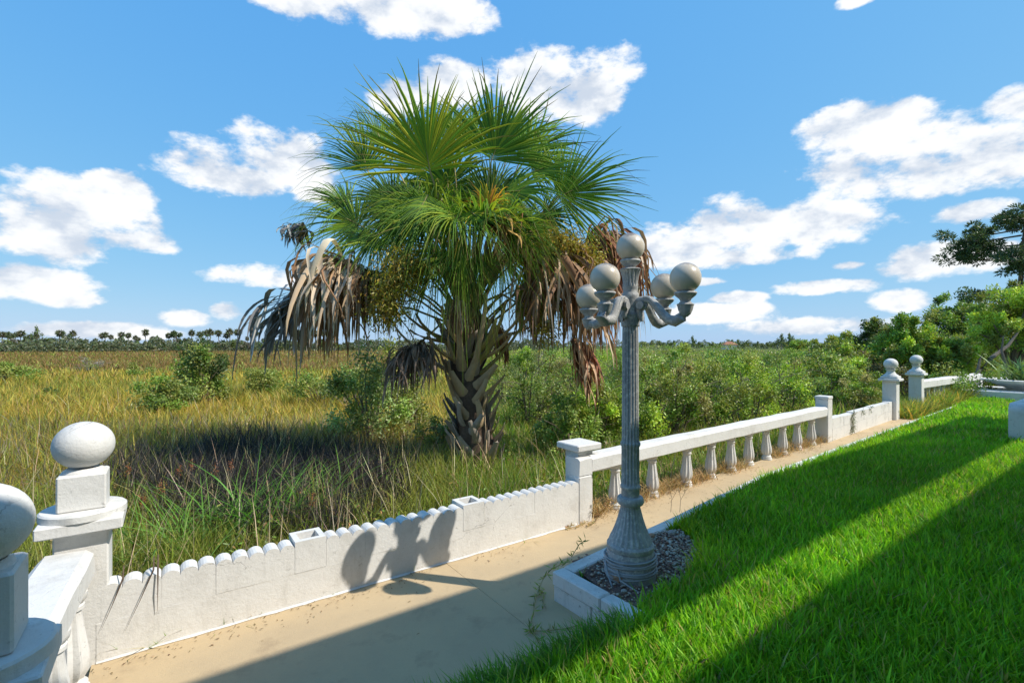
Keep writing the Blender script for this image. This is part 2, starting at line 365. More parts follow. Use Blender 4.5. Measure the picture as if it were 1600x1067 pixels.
# ------------------------------------------------------------------ walls and balustrades
def relief(o, amp=.004, scale=9.0):
    return o
def ball_post(name, loc, rz, label, zs, mat, r_ball=.13, w=.21, group=None, style='slab'):
    """zs = (lower shaft top, collar top, upper shaft top, ball centre)"""
    e = empty(name, loc, rz); tag(e, label, 'post', group)
    a, b, c, zc = zs
    mb = MB(); mb.box((0,0,a/2-.05), (w*1.04, w*1.04, a+.1), 0, .008); mb.build('lower_shaft', mat, e)
    if style == 'slab':
        mb = MB(); mb.box((0,0,a+(b-a)*.3), (w*1.62,w*1.62,(b-a)*.6), 0, .006); mb.build('collar_slab', mat, e)
        mb = MB(); mb.lathe([(w*.86,a+(b-a)*.6),(w*.86,b-.008),(w*.82,b)], n=28); mb.build('collar_ring', M['paint_old'], e, True)
        mb = MB(); mb.box((0,0,(b+c)/2), (w*.94,w*.94,c-b), 0, .008); mb.build('upper_shaft', mat, e)
        neck = [(w*.42,c),(w*.40,c+.012),(w*.33,c+.022),(w*.33,zc-r_ball*.93)]
    else:
        mb = MB(); mb.box((0,0,a+(b-a)*.25), (w*1.55,w*1.55,(b-a)*.5), 0, .008); mb.build('cap_slab', mat, e)
        mb = MB(); mb.box((0,0,a+(b-a)*.74), (w*1.25,w*1.25,(b-a)*.5), 0, .012); mb.build('cap_step', mat, e)
        neck = [(w*.58,b),(w*.56,b+.02),(w*.40,b+.045),(w*.30,b+.09),(w*.29,b+.115),(w*.38,b+.135),(w*.40,b+.15)]
    mb = MB(); mb.lathe(neck, n=24); mb.build('neck', mat, e, True, 50)
    prof = [(r_ball*math.sin(math.pi*k/20), zc-r_ball*.94*math.cos(math.pi*k/20)) for k in range(1,20)]
    mb = MB(); mb.lathe(prof, n=40); mb.build('ball', mat, e, True, 80)
    return e
BAL_PROF = [(.068,0),(.068,.022),(.058,.026),(.062,.045),(.052,.055),(.050,.07),(.064,.095),(.069,.125),(.068,.16),(.060,.215),(.050,.28),(.043,.34),(.041,.365),(.050,.372),(.050,.388),(.042,.394),(.056,.41),(.060,.425),(.060,.44)]
bal_mesh = MB().lathe(BAL_PROF, n=40, flute=10, depth=.17, lo=.068, hi=.352).mesh('baluster', True, 40)
def beam(a, b, z0_, z1_, width, mat, name, parent, bev=.015, parts=1):
    d, n, L, rz = seg_frame(a, b); base = Vector(parent.location) if parent else Vector((0,0,0))
    mb = MB(); rings = []; K = max(2, int(L/.22)); h, w = z1_-z0_, width
    for k in range(K+1):
        c = a+d*(L*k/K); j = lambda s=.005: rnd.uniform(-s, s)
        prof = [(-w/2+j(), z0_+bev+j()),(-w/2+j(), z1_-bev*2+j()),(-w/2+bev*2+j(), z1_+j()),(w/2-bev*2+j(), z1_+j()),(w/2+j(), z1_-bev*2+j()),(w/2+j(), z0_+bev+j()),(w/2-bev+j(), z0_+j()),(-w/2+bev+j(), z0_+j())]
        rings.append([c-base+n*q+Vector((0,0,zz)) for q, zz in prof])
    mb.loft(rings); return mb.build(name, mat, parent, True, 30)

# near scalloped block wall
d0, n0, L0, rz0 = seg_frame(P0, P1)
sw = empty('scalloped_block_wall', P0, rz0); tag(sw, 'low white block wall with scalloped top carrying the shadow of the lamp', 'wall')
L0 = L0-.17; TH = .14
def wall_face(name, x0, x1, zlo, zhi, yfront, th, parent, mat, amp=.004):     # rough rendered course with uneven faces
    nx = max(2, int((x1-x0)/.05)); nz_ = max(2, int((zhi-zlo)/.04)); mb = MB(); V = []
    for i in range(nx+1):
        for k in range(nz_+1):
            V.append((x0+(x1-x0)*i/nx, yfront+rnd.uniform(-amp, amp), zlo+(zhi-zlo)*k/nz_))
    Fc = [(i*(nz_+1)+k, (i+1)*(nz_+1)+k, (i+1)*(nz_+1)+k+1, i*(nz_+1)+k+1) for i in range(nx) for k in range(nz_)]
    b = len(V); V2 = [(x0,yfront+th,zlo),(x1,yfront+th,zlo),(x1,yfront+th,zhi),(x0,yfront+th,zhi)]
    bot = [i*(nz_+1) for i in range(nx+1)]; top = [i*(nz_+1)+nz_ for i in range(nx+1)]
    lft = list(range(nz_+1)); rgt = [nx*(nz_+1)+k for k in range(nz_+1)]
    Fc += [tuple(bot[::-1])+(b, b+1), tuple(top)+(b+2, b+3), tuple(lft)+(b+3, b), tuple(rgt[::-1])+(b+1, b+2), (b, b+3, b+2, b+1)]
    mb.add(V+V2, Fc); return mb.build(name, mat, parent, True, 40)
# (wall-local x runs along the wall, -y faces the walk)
xb = [0, L0]
for a, b in zip(xb, xb[1:]): wall_face('base_course', a+.001, b-.001, -.02, .205, 0, TH, sw, M['paint'], .0012)
mb = MB(); rings = []
for k in range(41):
    x = L0*k/40; q = .006+.012*rnd.random(); rings.append([(x,-.001,.012),(x,-q*.3,.008+.004*rnd.random()),(x,-q,.003),(x,.0,.002)])
mb.loft([[Vector(p) for p in r] for r in rings]); mb.build('paint_skirt', M['paint'], sw)
SC = .0875
def scallop_mesh(n):
    mb = MB(); pts = []
    for i in range(n):
        for k in range(9):
            a = math.pi*(1-k/8); pts.append((SC*(i+.5)+SC*.5*math.cos(a)*.995, .158+.036*math.sin(a)))
    poly = [(0.0,0.0)]+pts+[(SC*n,0.0)]
    Nn = len(poly); V = [(x,0,z) for x,z in poly]+[(x,TH*.8,z) for x,z in poly]
    Fs = [tuple(range(Nn)), tuple(reversed(range(Nn,2*Nn)))]+[(i,(i+1)%Nn,Nn+(i+1)%Nn,Nn+i) for i in range(Nn)]
    mb.add(V, Fs); return mb.mesh('scalloped_block')
sm = {n: scallop_mesh(n) for n in (1,2,3,4)}
def hollow_block(parent, x):
    mb = MB(); w, dp, z0_, z1_, t = .19, .19, .207, .405, .035
    o_ = [(0,0),(w,0),(w,dp),(0,dp)]; i_ = [(t,t),(w-t,t),(w-t,dp-t),(t,dp-t)]
    V = [(x+p[0],p[1]-.002,z0_) for p in o_]+[(x+p[0],p[1]-.002,z1_) for p in o_]+[(x+p[0],p[1]-.002,z1_) for p in i_]+[(x+p[0],p[1]-.002,z0_+.02) for p in i_]
    Fs = [(0,3,2,1)]+[(i,(i+1)%4,4+(i+1)%4,4+i) for i in range(4)]+[(4+i,4+(i+1)%4,8+(i+1)%4,8+i) for i in range(4)]+[(8+i,8+(i+1)%4,12+(i+1)%4,12+i) for i in range(4)]+[(12,13,14,15)]
    mb.add(V, Fs); return mb.build('hollow_block', M['paint'], parent)
def wall_s(px):                                             # wall-local x where a pixel column meets the wall
    k = (px-800)/F; return (k*P0.y-P0.x)/(d0.x-k*d0.y)
hb = [wall_s(461), wall_s(724)]
def fill(x0, x1):
    x = x0
    n = max(1, round((x1-x0)/SC)); sc = (x1-x0)/(n*SC)
    while n > 0:
        k = min(n, rnd.choice((2,3,3,3))); o = link('scalloped_block', sm[k], M['paint'], sw)
        o.location = (x, rnd.uniform(-.0015,.0015), .2055); o.rotation_euler = (rnd.uniform(-.004,.004), 0, 0); o.scale = (sc*.9985,1,rnd.uniform(.98,1.0)); x += k*SC*sc; n -= k
fill(.02, hb[0]); hollow_block(sw, hb[0]); fill(hb[0]+.192, hb[1]); hollow_block(sw, hb[1]); fill(hb[1]+.192, L0)

# corner posts and rail running back from the wall's end
BP1 = Vector((-2.27,2.58,0)); BP2 = Vector((-1.60,1.45,0)); rzp = rz0
side = empty('corner_balustrade', (BP1+BP2)/2); tag(side, 'short white rail and balusters running from the cracked-ball post', 'balustrade')
ra, rb = Vector((-2.235,2.44,0)), Vector((-1.56,1.40,0)); ddr = (ra-rb).normalized()
beam(rb-ddr*.5, ra, .475, .615, .215, M['paint'], 'rail', side)
for t in (.16, .46, .76):
    o = link('baluster', bal_mesh, M['paint'], side); p = ra+(rb-ra)*t+Vector((.04,.02,0)); o.location = p-side.location; o.scale = (1.1,1.1,1.09)
ball_post('ball_finial_post', BP1, rz0, 'white post with a cracked ball finial where scalloped wall meets corner rail', (.70,.80,.985,1.125), M['paint'])
ball_post('ball_finial_post', BP2, rz0, 'white ball finial post standing over the inner end of corner rail', (.62,.745,.985,1.115), M['paint'])

# long balustrade
bl = empty('long_balustrade', P1); tag(bl, 'long white balustrade of vase balusters between two pillars behind the lamp', 'balustrade')
d1, n1, L1, rz1 = seg_frame(P1, P2)
def pillar(parent, p, rz, w, zt, name, cap=None):
    q = p-Vector(parent.location); mb = MB(); mb.box((q.x,q.y,zt/2-.03), (w,w,zt+.06), rz, .007); o = mb.build(name, M['paint'], parent)
    if cap:
        mb = MB(); mb.box((q.x,q.y,zt+cap[1]/2+.001), (cap[0],cap[0],cap[1]), rz, .008); mb.build('cap', M['paint'], parent)
    return o
pil_c = P1-d0*.09
pillar(bl, pil_c-n0*.02+Vector((-.02,.17,0)), rz0, .19, .655, 'pillar', (.31,.06))
q = P1-d0*.085-n0*.07-Vector(bl.location); mb = MB(); mb.box((q.x,q.y,.205), (.165,.15,.45), rz0, .006); mb.build('pilaster', M['paint'], bl)
ra1 = P1-d0*.16-n1*.09; rb1 = P2-n1*.09-d1*.1
beam(ra1, ra1+d1*.17, .432, .60, .18, M['paint'], 'rail_end_block', bl, .008)
beam(ra1+d1*.174, rb1, .445, .605, .19, M['paint'], 'rail', bl)
pillar(bl, P2-n1*.09-d1*.02, rz1, .2, .73, 'pillar'); q = P2-n1*.09-d1*.02-Vector(bl.location)
mb = MB(); mb.box((q.x,q.y,.757), (.215,.215,.05), rz1, .008); mb.build('cap', M['paint'], bl)
for px in (962,1020,1072,1110,1142,1170,1198,1223,1246,1268):
    a = P1-n1*.09; k = (px-800)/F; s = (k*a.y-a.x)/(d1.x-k*d1.y); p = a+d1*s
    o = link('baluster', bal_mesh, M['paint'], bl); o.location = p-P1+Vector((0,0,.0)); o.rotation_euler = (rnd.uniform(-.03,.03),rnd.uniform(-.03,.03),rnd.uniform(0,6)); o.scale = (1.02,1.02,1.015)

# plain wall further on
d2, n2, L2, rz2 = seg_frame(P2, P3)
pw = empty('plain_low_wall', P2+d2*.12, rz2); tag(pw, 'plain low white wall with a vine over it, ending at ball post', 'wall')
wall_face('base_course', 0, L2-.25, -.02, .20, 0, .13, pw, M['paint_old'], .0012)
xx = 0
while xx < L2-.3:
    w_ = min(rnd.choice((.42,.58,.6)), L2-.25-xx); wall_face('block', xx+.003, xx+w_-.003, .203, .37+rnd.uniform(0,.02)+.03*xx/L2, rnd.uniform(-.003,.003), .13, pw, M['paint_old'], .0012); xx += w_
ball_post('gate_post', P3-n2*.06, rz2, 'white gate post with ball finial at the end of plain low wall', (.86,.97,0,1.235), M['paint'], .135, .25, None, 'vase')
ball_post('gate_post', P4-n2*.06, rz2, 'white gate post with ball finial joined to the vine-covered far railing', (.90,1.01,0,1.285), M['paint'], .135, .25, None, 'vase')
fb = empty('far_balustrade', P4); tag(fb, 'far white railing half buried in yellow weeds and vines', 'balustrade')
FE = Vector((14.9,15.6,0)); d3, n3, L3, rz3 = seg_frame(P4, FE)
beam(P4+d3*.15-n3*.06, FE, .56, .76, .22, M['paint_old'], 'rail', fb)
for k in range(12):
    o = link('baluster', bal_mesh, M['paint'], fb); o.location = d3*(.45+k*(L3-.7)/11)-n3*.06; o.scale = (1.1,1.1,1.27)
pillar(fb, FE, rz3, .24, .74, 'pillar')

# white pedestal planter and rounded block on the lawn
pe = empty('pedestal_planter', (14.3,13.6,LAWN_Z)); tag(pe, 'white stepped pedestal with a shallow bowl of plants at lawn end', 'planter')
mb = MB(); mb.box((0,0,.1), (2.3,2.3,.24), rz0, .02); mb.build('pedestal', M['paint'], pe)
mb = MB(); mb.lathe([(.3,.22),(.34,.26),(.62,.38),(.86,.46),(.9,.50),(.84,.52),(.78,.49),(.1,.47)], n=36); mb.build('bowl', M['paint_old'], pe, True)
rb_ = empty('rounded_block', (7.86,7.45,LAWN_Z), rz0); tag(rb_, 'weathered white concrete block with rounded top standing on the lawn', 'block')
mb = MB(); prof = [(-.1,-.05),(-.1,.44)]+[(-.1+.14-.14*math.cos(a), .44+.13*math.sin(a)) for a in [math.pi/2*k/6 for k in range(1,7)]]+[(1.16,.57)]+[(1.16+.14*math.sin(a), .44+.13*math.cos(a)) for a in [math.pi/2*k/6 for k in range(1,7)]]+[(1.3,-.05)]
Nn = len(prof); V = [(x-.05,-.16,z) for x,z in prof]+[(x-.05,.16,z) for x,z in prof]
mb.add(V, [tuple(range(Nn)), tuple(reversed(range(Nn,2*Nn)))]+[(i,(i+1)%Nn,Nn+(i+1)%Nn,Nn+i) for i in range(Nn)]); mb.build('block', M['paint_old'], rb_, True, 40)

# ------------------------------------------------------------------ the lamp
LP = Vector((.764,3.14,LAWN_Z-.03)); lamp = empty('lamp_post', LP); tag(lamp, 'fluted grey lamp post with five globes in a gravel bed', 'lamp')
zb = LP.z
def L_(prof): return [(r, z-zb) for r, z in prof]
mb = MB(); mb.lathe(L_([(.158,.15),(.16,.2),(.155,.27),(.148,.33),(.146,.345)]), n=48); mb.build('base_drum', M['lamp'], lamp, True)
mb = MB(); mb.lathe(L_([(.142,.345),(.150,.36),(.150,.378),(.140,.392)]), n=48); mb.build('base_ring', M['lamp'], lamp, True)
mb = MB(); mb.lathe(L_([(.140,.392),(.132,.415),(.114,.45),(.098,.49),(.083,.535),(.071,.58),(.063,.61),(.06,.625)]), n=144, flute=24, depth=.05, lo=.0, hi=.46); mb.build('bell', M['lamp'], lamp, True, 60)
mb = MB(); mb.lathe(L_([(.06,.625),(.078,.632),(.085,.645),(.085,.665),(.078,.678),(.06,.684)]), n=48); mb.build('collar', M['lamp'], lamp, True)
mb = MB(); mb.lathe(L_([(.058,.684),(.058,.73),(.064,.735),(.064,.75),(.057,.757),(.057,.77),(.0565,1.0),(.062,1.005),(.064,1.018),(.062,1.03),(.055,1.035),(.054,1.06),(.051,1.74),(.05,1.77)]), n=128, flute=16, depth=.16, lo=.61, hi=1.6); mb.build('shaft', M['lamp'], lamp, True, 60)
mb = MB(); mb.lathe(L_([(.05,1.77),(.056,1.775),(.058,1.785),(.058,1.80),(.066,1.83),(.068,1.85),(.055,1.858),(.05,1.88),(.05,1.94),(.056,1.965),(.052,1.985),(.044,1.995),(.047,2.01),(.05,2.03)]), n=64, flute=16, depth=.06, lo=1.62-.01, hi=1.7); mb.build('capital', M['lamp'], lamp, True, 60)
mb = MB(); mb.lathe(L_([(.046,2.03),(.05,2.04),(.047,2.055),(.052,2.09),(.062,2.125),(.07,2.14),(.06,2.146),(.04,2.15)]), n=96, flute=16, depth=.16, lo=1.88, hi=1.97); mb.build('top_vase', M['lamp'], lamp, True, 60)
CUP = [(.024,-.16),(.034,-.155),(.036,-.145),(.028,-.138),(.034,-.125),(.058,-.105),(.066,-.092),(.062,-.082),(.03,-.08)]
cup = MB().lathe(CUP, n=32, flute=8, depth=.0).mesh('cup', True, 40)
gl_prof = [(.09*math.sin(math.pi*k/24), -.09*math.cos(math.pi*k/24)) for k in range(1,24)]
globe_me = MB().lathe(gl_prof, n=40).mesh('globe', True, 80)
def globe(p):
    o = link('globe', globe_me, M['globe'], lamp); o.location = p; o.rotation_euler = (0,0,rnd.uniform(0,6)); c = link('cup', cup, M['lamp'], lamp); c.location = p; return o
globe(Vector((0,0,2.285-zb)))
for dx, dy, zc in ((-.205,-.215,2.055),(.262,-.262,2.05),(.27,.165,2.05),(-.227,.26,1.99)):
    r = math.hypot(dx, dy); u = Vector((dx/r, dy/r, 0)); zc -= zb; top = zc-.15
    path = []; zr = 1.905-zb
    for k in range(9):                                   # volute where the arm leaves the hub
        a = R(-200+ k*40); q = .018+.0022*k; path.append(u*(.088+q*math.cos(a))+Vector((0,0,zr+q*math.sin(a))))
    body = [(.105,zr+.036),(.145,zr+.028),(.185,zr-.012),(.225,zr-.062),(.265,zr-.098),(.305,zr-.108),(.345,zr-.088),(r-.005,zr-.04),(r,top+.015)]
    path2 = [u*(a if a < .12 or a > r-.01 else .1+(a-.1)*(r-.1)/.27)+Vector((0,0,b)) for a, b in body]
    mb = MB(); mb.tube(path[:-1], [.010]*8, 8, 1.0, u.cross(Vector((0,0,1)))); mb.tube([u*.03+Vector((0,0,zr+.02)), u*.07+Vector((0,0,zr+.034))]+path2, [.02,.022,.024,.025,.026,.028,.031,.034,.034,.03,.028], 12); 
    side_ = u.cross(Vector((0,0,1)))
    for sg in (-1, 1):
        pts = [p+side_*sg*.02+Vector((0,0,.014)) for p in path2[:-1]]; mb.tube(pts, .0085, 6)
    mb.tube([u*.085+Vector((0,0,zr))-side_*.034, u*.085+Vector((0,0,zr))+side_*.034], .026, 16)
    mb.tube([u*.06+Vector((0,0,zr-.02)), u*.075+Vector((0,0,zr-.07)), u*.085+Vector((0,0,zr-.10))], [.02,.024,.008], 10)
    arm = mb.build('arm', M['lamp'], lamp, True, 50)
    mb = MB(); c_ = u*r+Vector((0,0,top-.005)); mb.lathe([(.012,-.075),(.03,-.06),(.042,-.035),(.047,-.012),(.05,-.002),(.044,.004),(.03,.006)], c_, 24, 8, .12, -.07, -.005); mb.build('leaf_cup', M['lamp'], arm, True, 50)
    globe(u*r+Vector((0,0,zc)))
# cable wound round the base
mb = MB(); pts = []; rad_b = .163
for k in range(8*30):
    a = 2*math.pi*k/30; pts.append((rad_b*math.cos(a)*(1+.02*math.sin(3*a+k*.05)), rad_b*math.sin(a)*(1+.02*math.cos(2*a)), .075+.12*k/240+.010*math.sin(a*1.3)+.005*math.sin(k*.37)))
mb.tube(pts, .0055, 6)
mb2 = [( -.11,-.12,.14),(-.10,-.16,.09),(-.05,-.2,.07),(.0,-.21,.045),(.08,-.2,.04),(.15,-.15,.05)]
mb.tube(mb2, .0055, 6); mb.tube([(-.162,.0,.17),(-.165,-.07,.11),(-.15,-.15,.05),(-.1,-.22,.04)], .0055, 6)
cb = mb.build('wound_cable', M['cord'], None, True); cb.location = LP-Vector((0,0,.04)); tag(cb, 'grey cable wound round the foot of the lamp post', 'cable')

# gravel bed
bed_px = [(893,872),(905,890),(940,915),(978,942),(1000,945),(1040,925),(1072,905),(1092,870),(1085,845),(1065,825),(1030,828),(1000,835),(945,858)]
BED = [G(a,b,.19) for a,b in bed_px]
mb = MB(); mb.add([(p.x,p.y,LAWN_Z-.018+rnd.uniform(-.004,.004)) for p in BED], [tuple(range(len(BED)))]); bedo = mb.build('gravel_bed', M['mulch']); tag(bedo, kind='structure')
def pebble_mesh(seed, n=6):
    r_ = random.Random(seed); bm = bmesh.new(); bmesh.ops.create_icosphere(bm, subdivisions=1, radius=1)
    for v in bm.verts: v.co *= r_.uniform(.78,1.15); v.co.z *= .68
    me = bpy.data.meshes.new('stone'); bm.to_mesh(me); bm.free(); return me
pm = [pebble_mesh(i) for i in range(4)]
pv = [np.array([v.co for v in m_.vertices]) for m_ in pm]; pt = [np.array([p.vertices for p in m_.polygons]) for m_ in pm]
nb = NB(); xs = [p.x for p in BED]; ys = [p.y for p in BED]; n_try = 5200
X = rng.uniform(min(xs), max(xs), n_try); Y = rng.uniform(min(ys), max(ys), n_try); ok = in_poly(X, Y, BED) & (np.hypot(X-LP.x, Y-LP.y) > .16)
for i in np.nonzero(ok)[0]:
    k = rng.integers(4); far = (X[i]-LP.x)*.5+(Y[i]-LP.y)*.8
    if far < .03 and rng.random() < .72: continue
    s = .005+.010*rng.random()**2; a = rng.uniform(0,6.3); ca, sa = math.cos(a), math.sin(a)
    v = pv[k]*s*np.array([1,rng.uniform(.7,1),rng.uniform(.7,1)]); v = v@np.array([[ca,sa,0],[-sa,ca,0],[0,0,1]])+np.array([X[i],Y[i],LAWN_Z-.012+rng.uniform(0,.012)])
    base = [(.52,.45,.38),(.42,.31,.24),(.58,.53,.46),(.28,.17,.14),(.48,.30,.19)][rng.choice(5, p=[.32,.22,.14,.2,.12])]
    nb.add(v, pt[k], np.tile(np.clip(np.array(base)*rng.uniform(.8,1.2),0,1), (len(v),1)))
gv = nb.build('gravel', M['pebble']); tag(gv, 'pale gravel and mulch filling the bed round the lamp post', 'gravel', kind='stuff')
big = [(968,906,.05,'large orange stone at the front of the lamp bed','terracotta'),(1012,903,.035,'pinkish flat stone lying right against the cable-wrapped lamp foot','pebble_p'),(1018,838,.034,'brown stone by the kerb behind the lamp','terracotta'),(1050,834,.04,'pale rough stone by the kerb among the gravel','pebble_g'),(975,925,.026,'small grey stone in front of the orange stone','pebble_g')]
M['pebble_p'] = simple('pink_stone', (.5,.36,.3), (.4,.3,.26), 16, .85, .5); M['pebble_g'] = simple('grey_stone', (.42,.39,.35), (.3,.28,.25), 16, .85, .5)
for k, (px, py, s, lab, mk) in enumerate(big):
    p = G(px, py, .19); o = link('stone', pebble_mesh(40+k), M[mk]); o.location = (p.x,p.y,.19+s*.3); o.scale = (s,s*.85,s*.8); o.rotation_euler = (0,0,k); tag(o, lab, 'stone')

# ------------------------------------------------------------------ vegetation builders
def crown(n, rx, ry, rz, lumps, col, leaf=(.06,.03), seed=0, bottom=-.55, shell=.5, cols=None, hue=.07):
    """foliage spread through lumps of an ellipsoid; returns V,T,C around the origin (z=0 is the ellipsoid centre)"""
    g = np.random.default_rng(seed); LC = []
    while len(LC) < lumps:
        d = unit(g.normal(size=3)); 
        if d[2] < bottom: continue
        LC.append(np.r_[d*g.uniform(.35,.95), g.uniform(.20,.42)*min(1, (22/lumps)**.45)])
    LC = np.array(LC); idx = g.integers(0, lumps, n); d = unit(g.normal(size=(n,3))); rad = LC[idx,3]*(g.random(n)**shell)
    P = LC[idx,:3]+d*rad[:,None]; out = unit(P+d*.6)
    D = unit(out*.5+g.normal(size=(n,3))*.8+np.array([0,0,.15])); Nn = unit(out*.5+g.normal(size=(n,3))*.6+np.array([0,0,.5]))
    if cols is None: cols = [col]
    tone = VEG*np.array(cols)[g.integers(0, len(cols), lumps)]*g.uniform(.75,1.25,(lumps,1))
    c = np.clip(tone[idx]*(1+g.normal(0,.22,(n,1)))*(1+g.normal(0,hue,(n,3))), .004, .9)
    P = P*np.array([rx,ry,rz]); L = leaf[0]*g.uniform(.6,1.3,n); W = leaf[1]*g.uniform(.7,1.2,n)
    return leaves(P, D, Nn, L, W, c), LC*np.array([rx,ry,rz,1])
def shrub(px, py, w_px, h_px, n, leaf, cols, label, seed, name='shrub', group=None, lumps=16, ry=None, stem_mat='bark', cat='shrub', z=z0, twig=0, mat='leaf', shell=.5):
    p = G(px, py, z); k = p.y/F; rx = w_px*k/2; H = h_px*k; rz_ = H*.56
    e = empty(name, p); tag(e, label, cat, group)
    (V, T, C), LC = crown(n, rx, ry or rx*.9, rz_, lumps, None, leaf, seed, -.75, shell, cols)
    V = V+np.array([0,0,H*.48]); V[:,2] = np.maximum(V[:,2], .02)
    link('foliage', np_mesh('foliage', V, T, C), M[mat], e)
    mb = MB(); g = random.Random(seed)
    for c in LC[:min(lumps, 14)]:
        b = Vector((g.uniform(-.2,.2)*rx, g.uniform(-.2,.2)*rx, -.03)); t = Vector((c[0], c[1], c[2]+H*.48)); mdl = b.lerp(t, .5)+Vector((g.uniform(-.1,.1)*rx, g.uniform(-.1,.1)*rx, .04*H))
        r_ = .012+.008*H; mb.tube([b, mdl, t], [r_, r_*.6, r_*.2], 5)
        for q in range(twig):
            a = mdl.lerp(t, g.random()); tt = a+Vector((g.gauss(0,.4)*rx, g.gauss(0,.4)*rx, g.uniform(.05,.5)*H*.6)); mb.tube([a, a.lerp(tt,.5)+Vector((g.gauss(0,.05)*rx,0,.03)), tt], [.008,.006,.003], 4)
    mb.build('stems', M[stem_mat], e); return e
GRN = (.10,.155,.025); OLV = (.155,.175,.04); DKG = (.05,.08,.022); LIM = (.19,.26,.03); GRY = (.17,.15,.13)
M['grey_twig'] = simple('grey_twig', (.30,.27,.25), (.2,.18,.17), 12, .9, .3)
shrub(312,640,92,112, 6500, (.085,.05), [GRN,DKG,OLV], 'tall dense dark green shrub standing alone in the golden marsh', 1, lumps=26)
shrub(238,656,128,66, 4500, (.075,.045), [GRN,OLV,(.12,.16,.04)], 'low spreading shrub leaning against the tall dense shrub', 2, lumps=22)
shrub(415,622,90,56, 3800, (.08,.05), [GRN,OLV], 'rounded shrub in the marsh between tall shrub and grey dead frond', 3)
shrub(18,602,80,34, 3200, (.10,.06), [GRN,OLV], 'wide low green shrub far out in the golden grass', 4)
shrub(77,627,32,26, 900, (.07,.04), [OLV,DKG], 'tiny solitary bush in the golden grass', 5, lumps=9)
shrub(130,584,52,26, 700, (.10,.05), [GRY,OLV], 'greyish twiggy bush before the distant treeline', 6, lumps=10, twig=7, stem_mat='grey_twig')
shrub(218,592,46,26, 1200, (.10,.055), [OLV,GRN], 'small olive bush behind the low spreading shrub', 7, lumps=10)
shrub(345,600,40,40, 1000, (.09,.05), [OLV,(.15,.15,.05)], 'thin yellowish bush just behind the tall dense shrub', 8, lumps=10)
shrub(575,705,150,165, 9000, (.06,.035), [(.17,.24,.06),OLV,(.19,.25,.09)], 'loose pale green shrub to the side of the palm trunk', 9, lumps=34, twig=3, shell=.7)
shrub(640,690,90,110, 4000, (.06,.032), [OLV,(.14,.18,.06)], 'feathery olive shrub close behind the palm trunk', 10, lumps=20, twig=3, shell=.7)
shrub(500,640,90,62, 3000, (.075,.045), [GRN,OLV], 'grey-green shrub below the brown hanging fronds', 61, lumps=16)
shrub(815,600,60,62, 2600, (.10,.06), [GRN,LIM], 'round green shrub far behind the palm trunk', 11)
shrub(842,590,40,44, 1300, (.10,.05), [GRY,OLV], 'grey dead-looking bush beside the round green shrub', 12, twig=5, stem_mat='grey_twig')
shrub(690,720,80,70, 2500, (.055,.03), [OLV,(.16,.21,.07)], 'low pale weedy bush at the foot of the palm trunk', 62, lumps=18, twig=3, shell=.7)
shrub(545,650,70,80, 2600, (.06,.035), [(.14,.19,.06),OLV], 'pale bush rising behind the loose green shrub', 63, lumps=20, shell=.7)
shrub(835,680,110,120, 5200, (.055,.03), [OLV,(.15,.19,.06),GRN], 'fine-leaved olive bush right beside the sunny flank of the palm trunk', 64, lumps=40, twig=3, shell=.8)
shrub(790,640,70,75, 2400, (.06,.035), [OLV,(.17,.2,.06)], 'soft olive bush seen past the palm trunk', 65, lumps=24, shell=.8)
thick = 'green leafy shrub in the dense scrub behind the long balustrade'
TG = 'scrub behind the long balustrade'
spec = [(880,735,110,100),(930,720,120,110),(985,712,110,120),(1045,700,120,125),(1105,690,120,115),(1165,675,120,105),(1225,660,110,85),(900,660,120,85),(975,650,130,90),(1060,640,140,85),(1140,632,140,78),(1220,625,130,66),(1290,640,110,70),(1330,622,90,56),(960,605,150,56),(1050,597,150,48),(1150,592,150,45),(1240,592,120,42),(890,600,90,50),(1345,650,80,50)]
tones = [[GRN,OLV,(.13,.17,.04)],[OLV,LIM,GRN],[(.10,.15,.03),LIM],[OLV,(.16,.15,.06),GRN]]
for i, (a, b, c, d) in enumerate(spec):
    shrub(a, b, c*1.1, d*1.22, 8500 if b > 620 else 5500, (.055,.03) if b > 640 else (.085,.048), [tuple(1.25*q for q in c) for c in tones[i%4]], thick if b > 660 else 'green leafy shrub far back in the scrub beyond the long balustrade', 100+i, group=TG if b > 660 else 'scrub far beyond the balustrade', lumps=44, twig=2, shell=.75)
for i, (a, b, c, d) in enumerate([(1135,668,70,85),(1190,655,80,70),(1085,640,60,60)]):
    shrub(a, b, c, d, 500, (.05,.02), [GRY,(.2,.18,.14)], 'bare grey twiggy bush among the green scrub behind balustrade', 140+i, group='dead bushes in the scrub', lumps=14, twig=16, stem_mat='grey_twig')
shrub(1352,612,100,60, 3800, (.08,.045), [(.13,.08,.055),(.15,.10,.06),(.10,.09,.04)], 'reddish brown bush behind the first gate post', 150, lumps=20, twig=4)
shrub(1290,600,110,72, 4500, (.12,.07), [OLV,GRN,DKG], 'olive shrub at the foot of the wooded thicket', 151, lumps=20)
shrub(1500,634,110,62, 3600, (.07,.04), [GRN,OLV], 'bright weedy shrub growing over the far railing', 152, lumps=20, z=-.1)
shrub(1415,640,60,75, 3000, (.055,.03), [(.12,.11,.05),OLV,(.1,.07,.04)], 'leafy brown-green bush filling the gap between gate posts', 153, lumps=18, z=-.1)

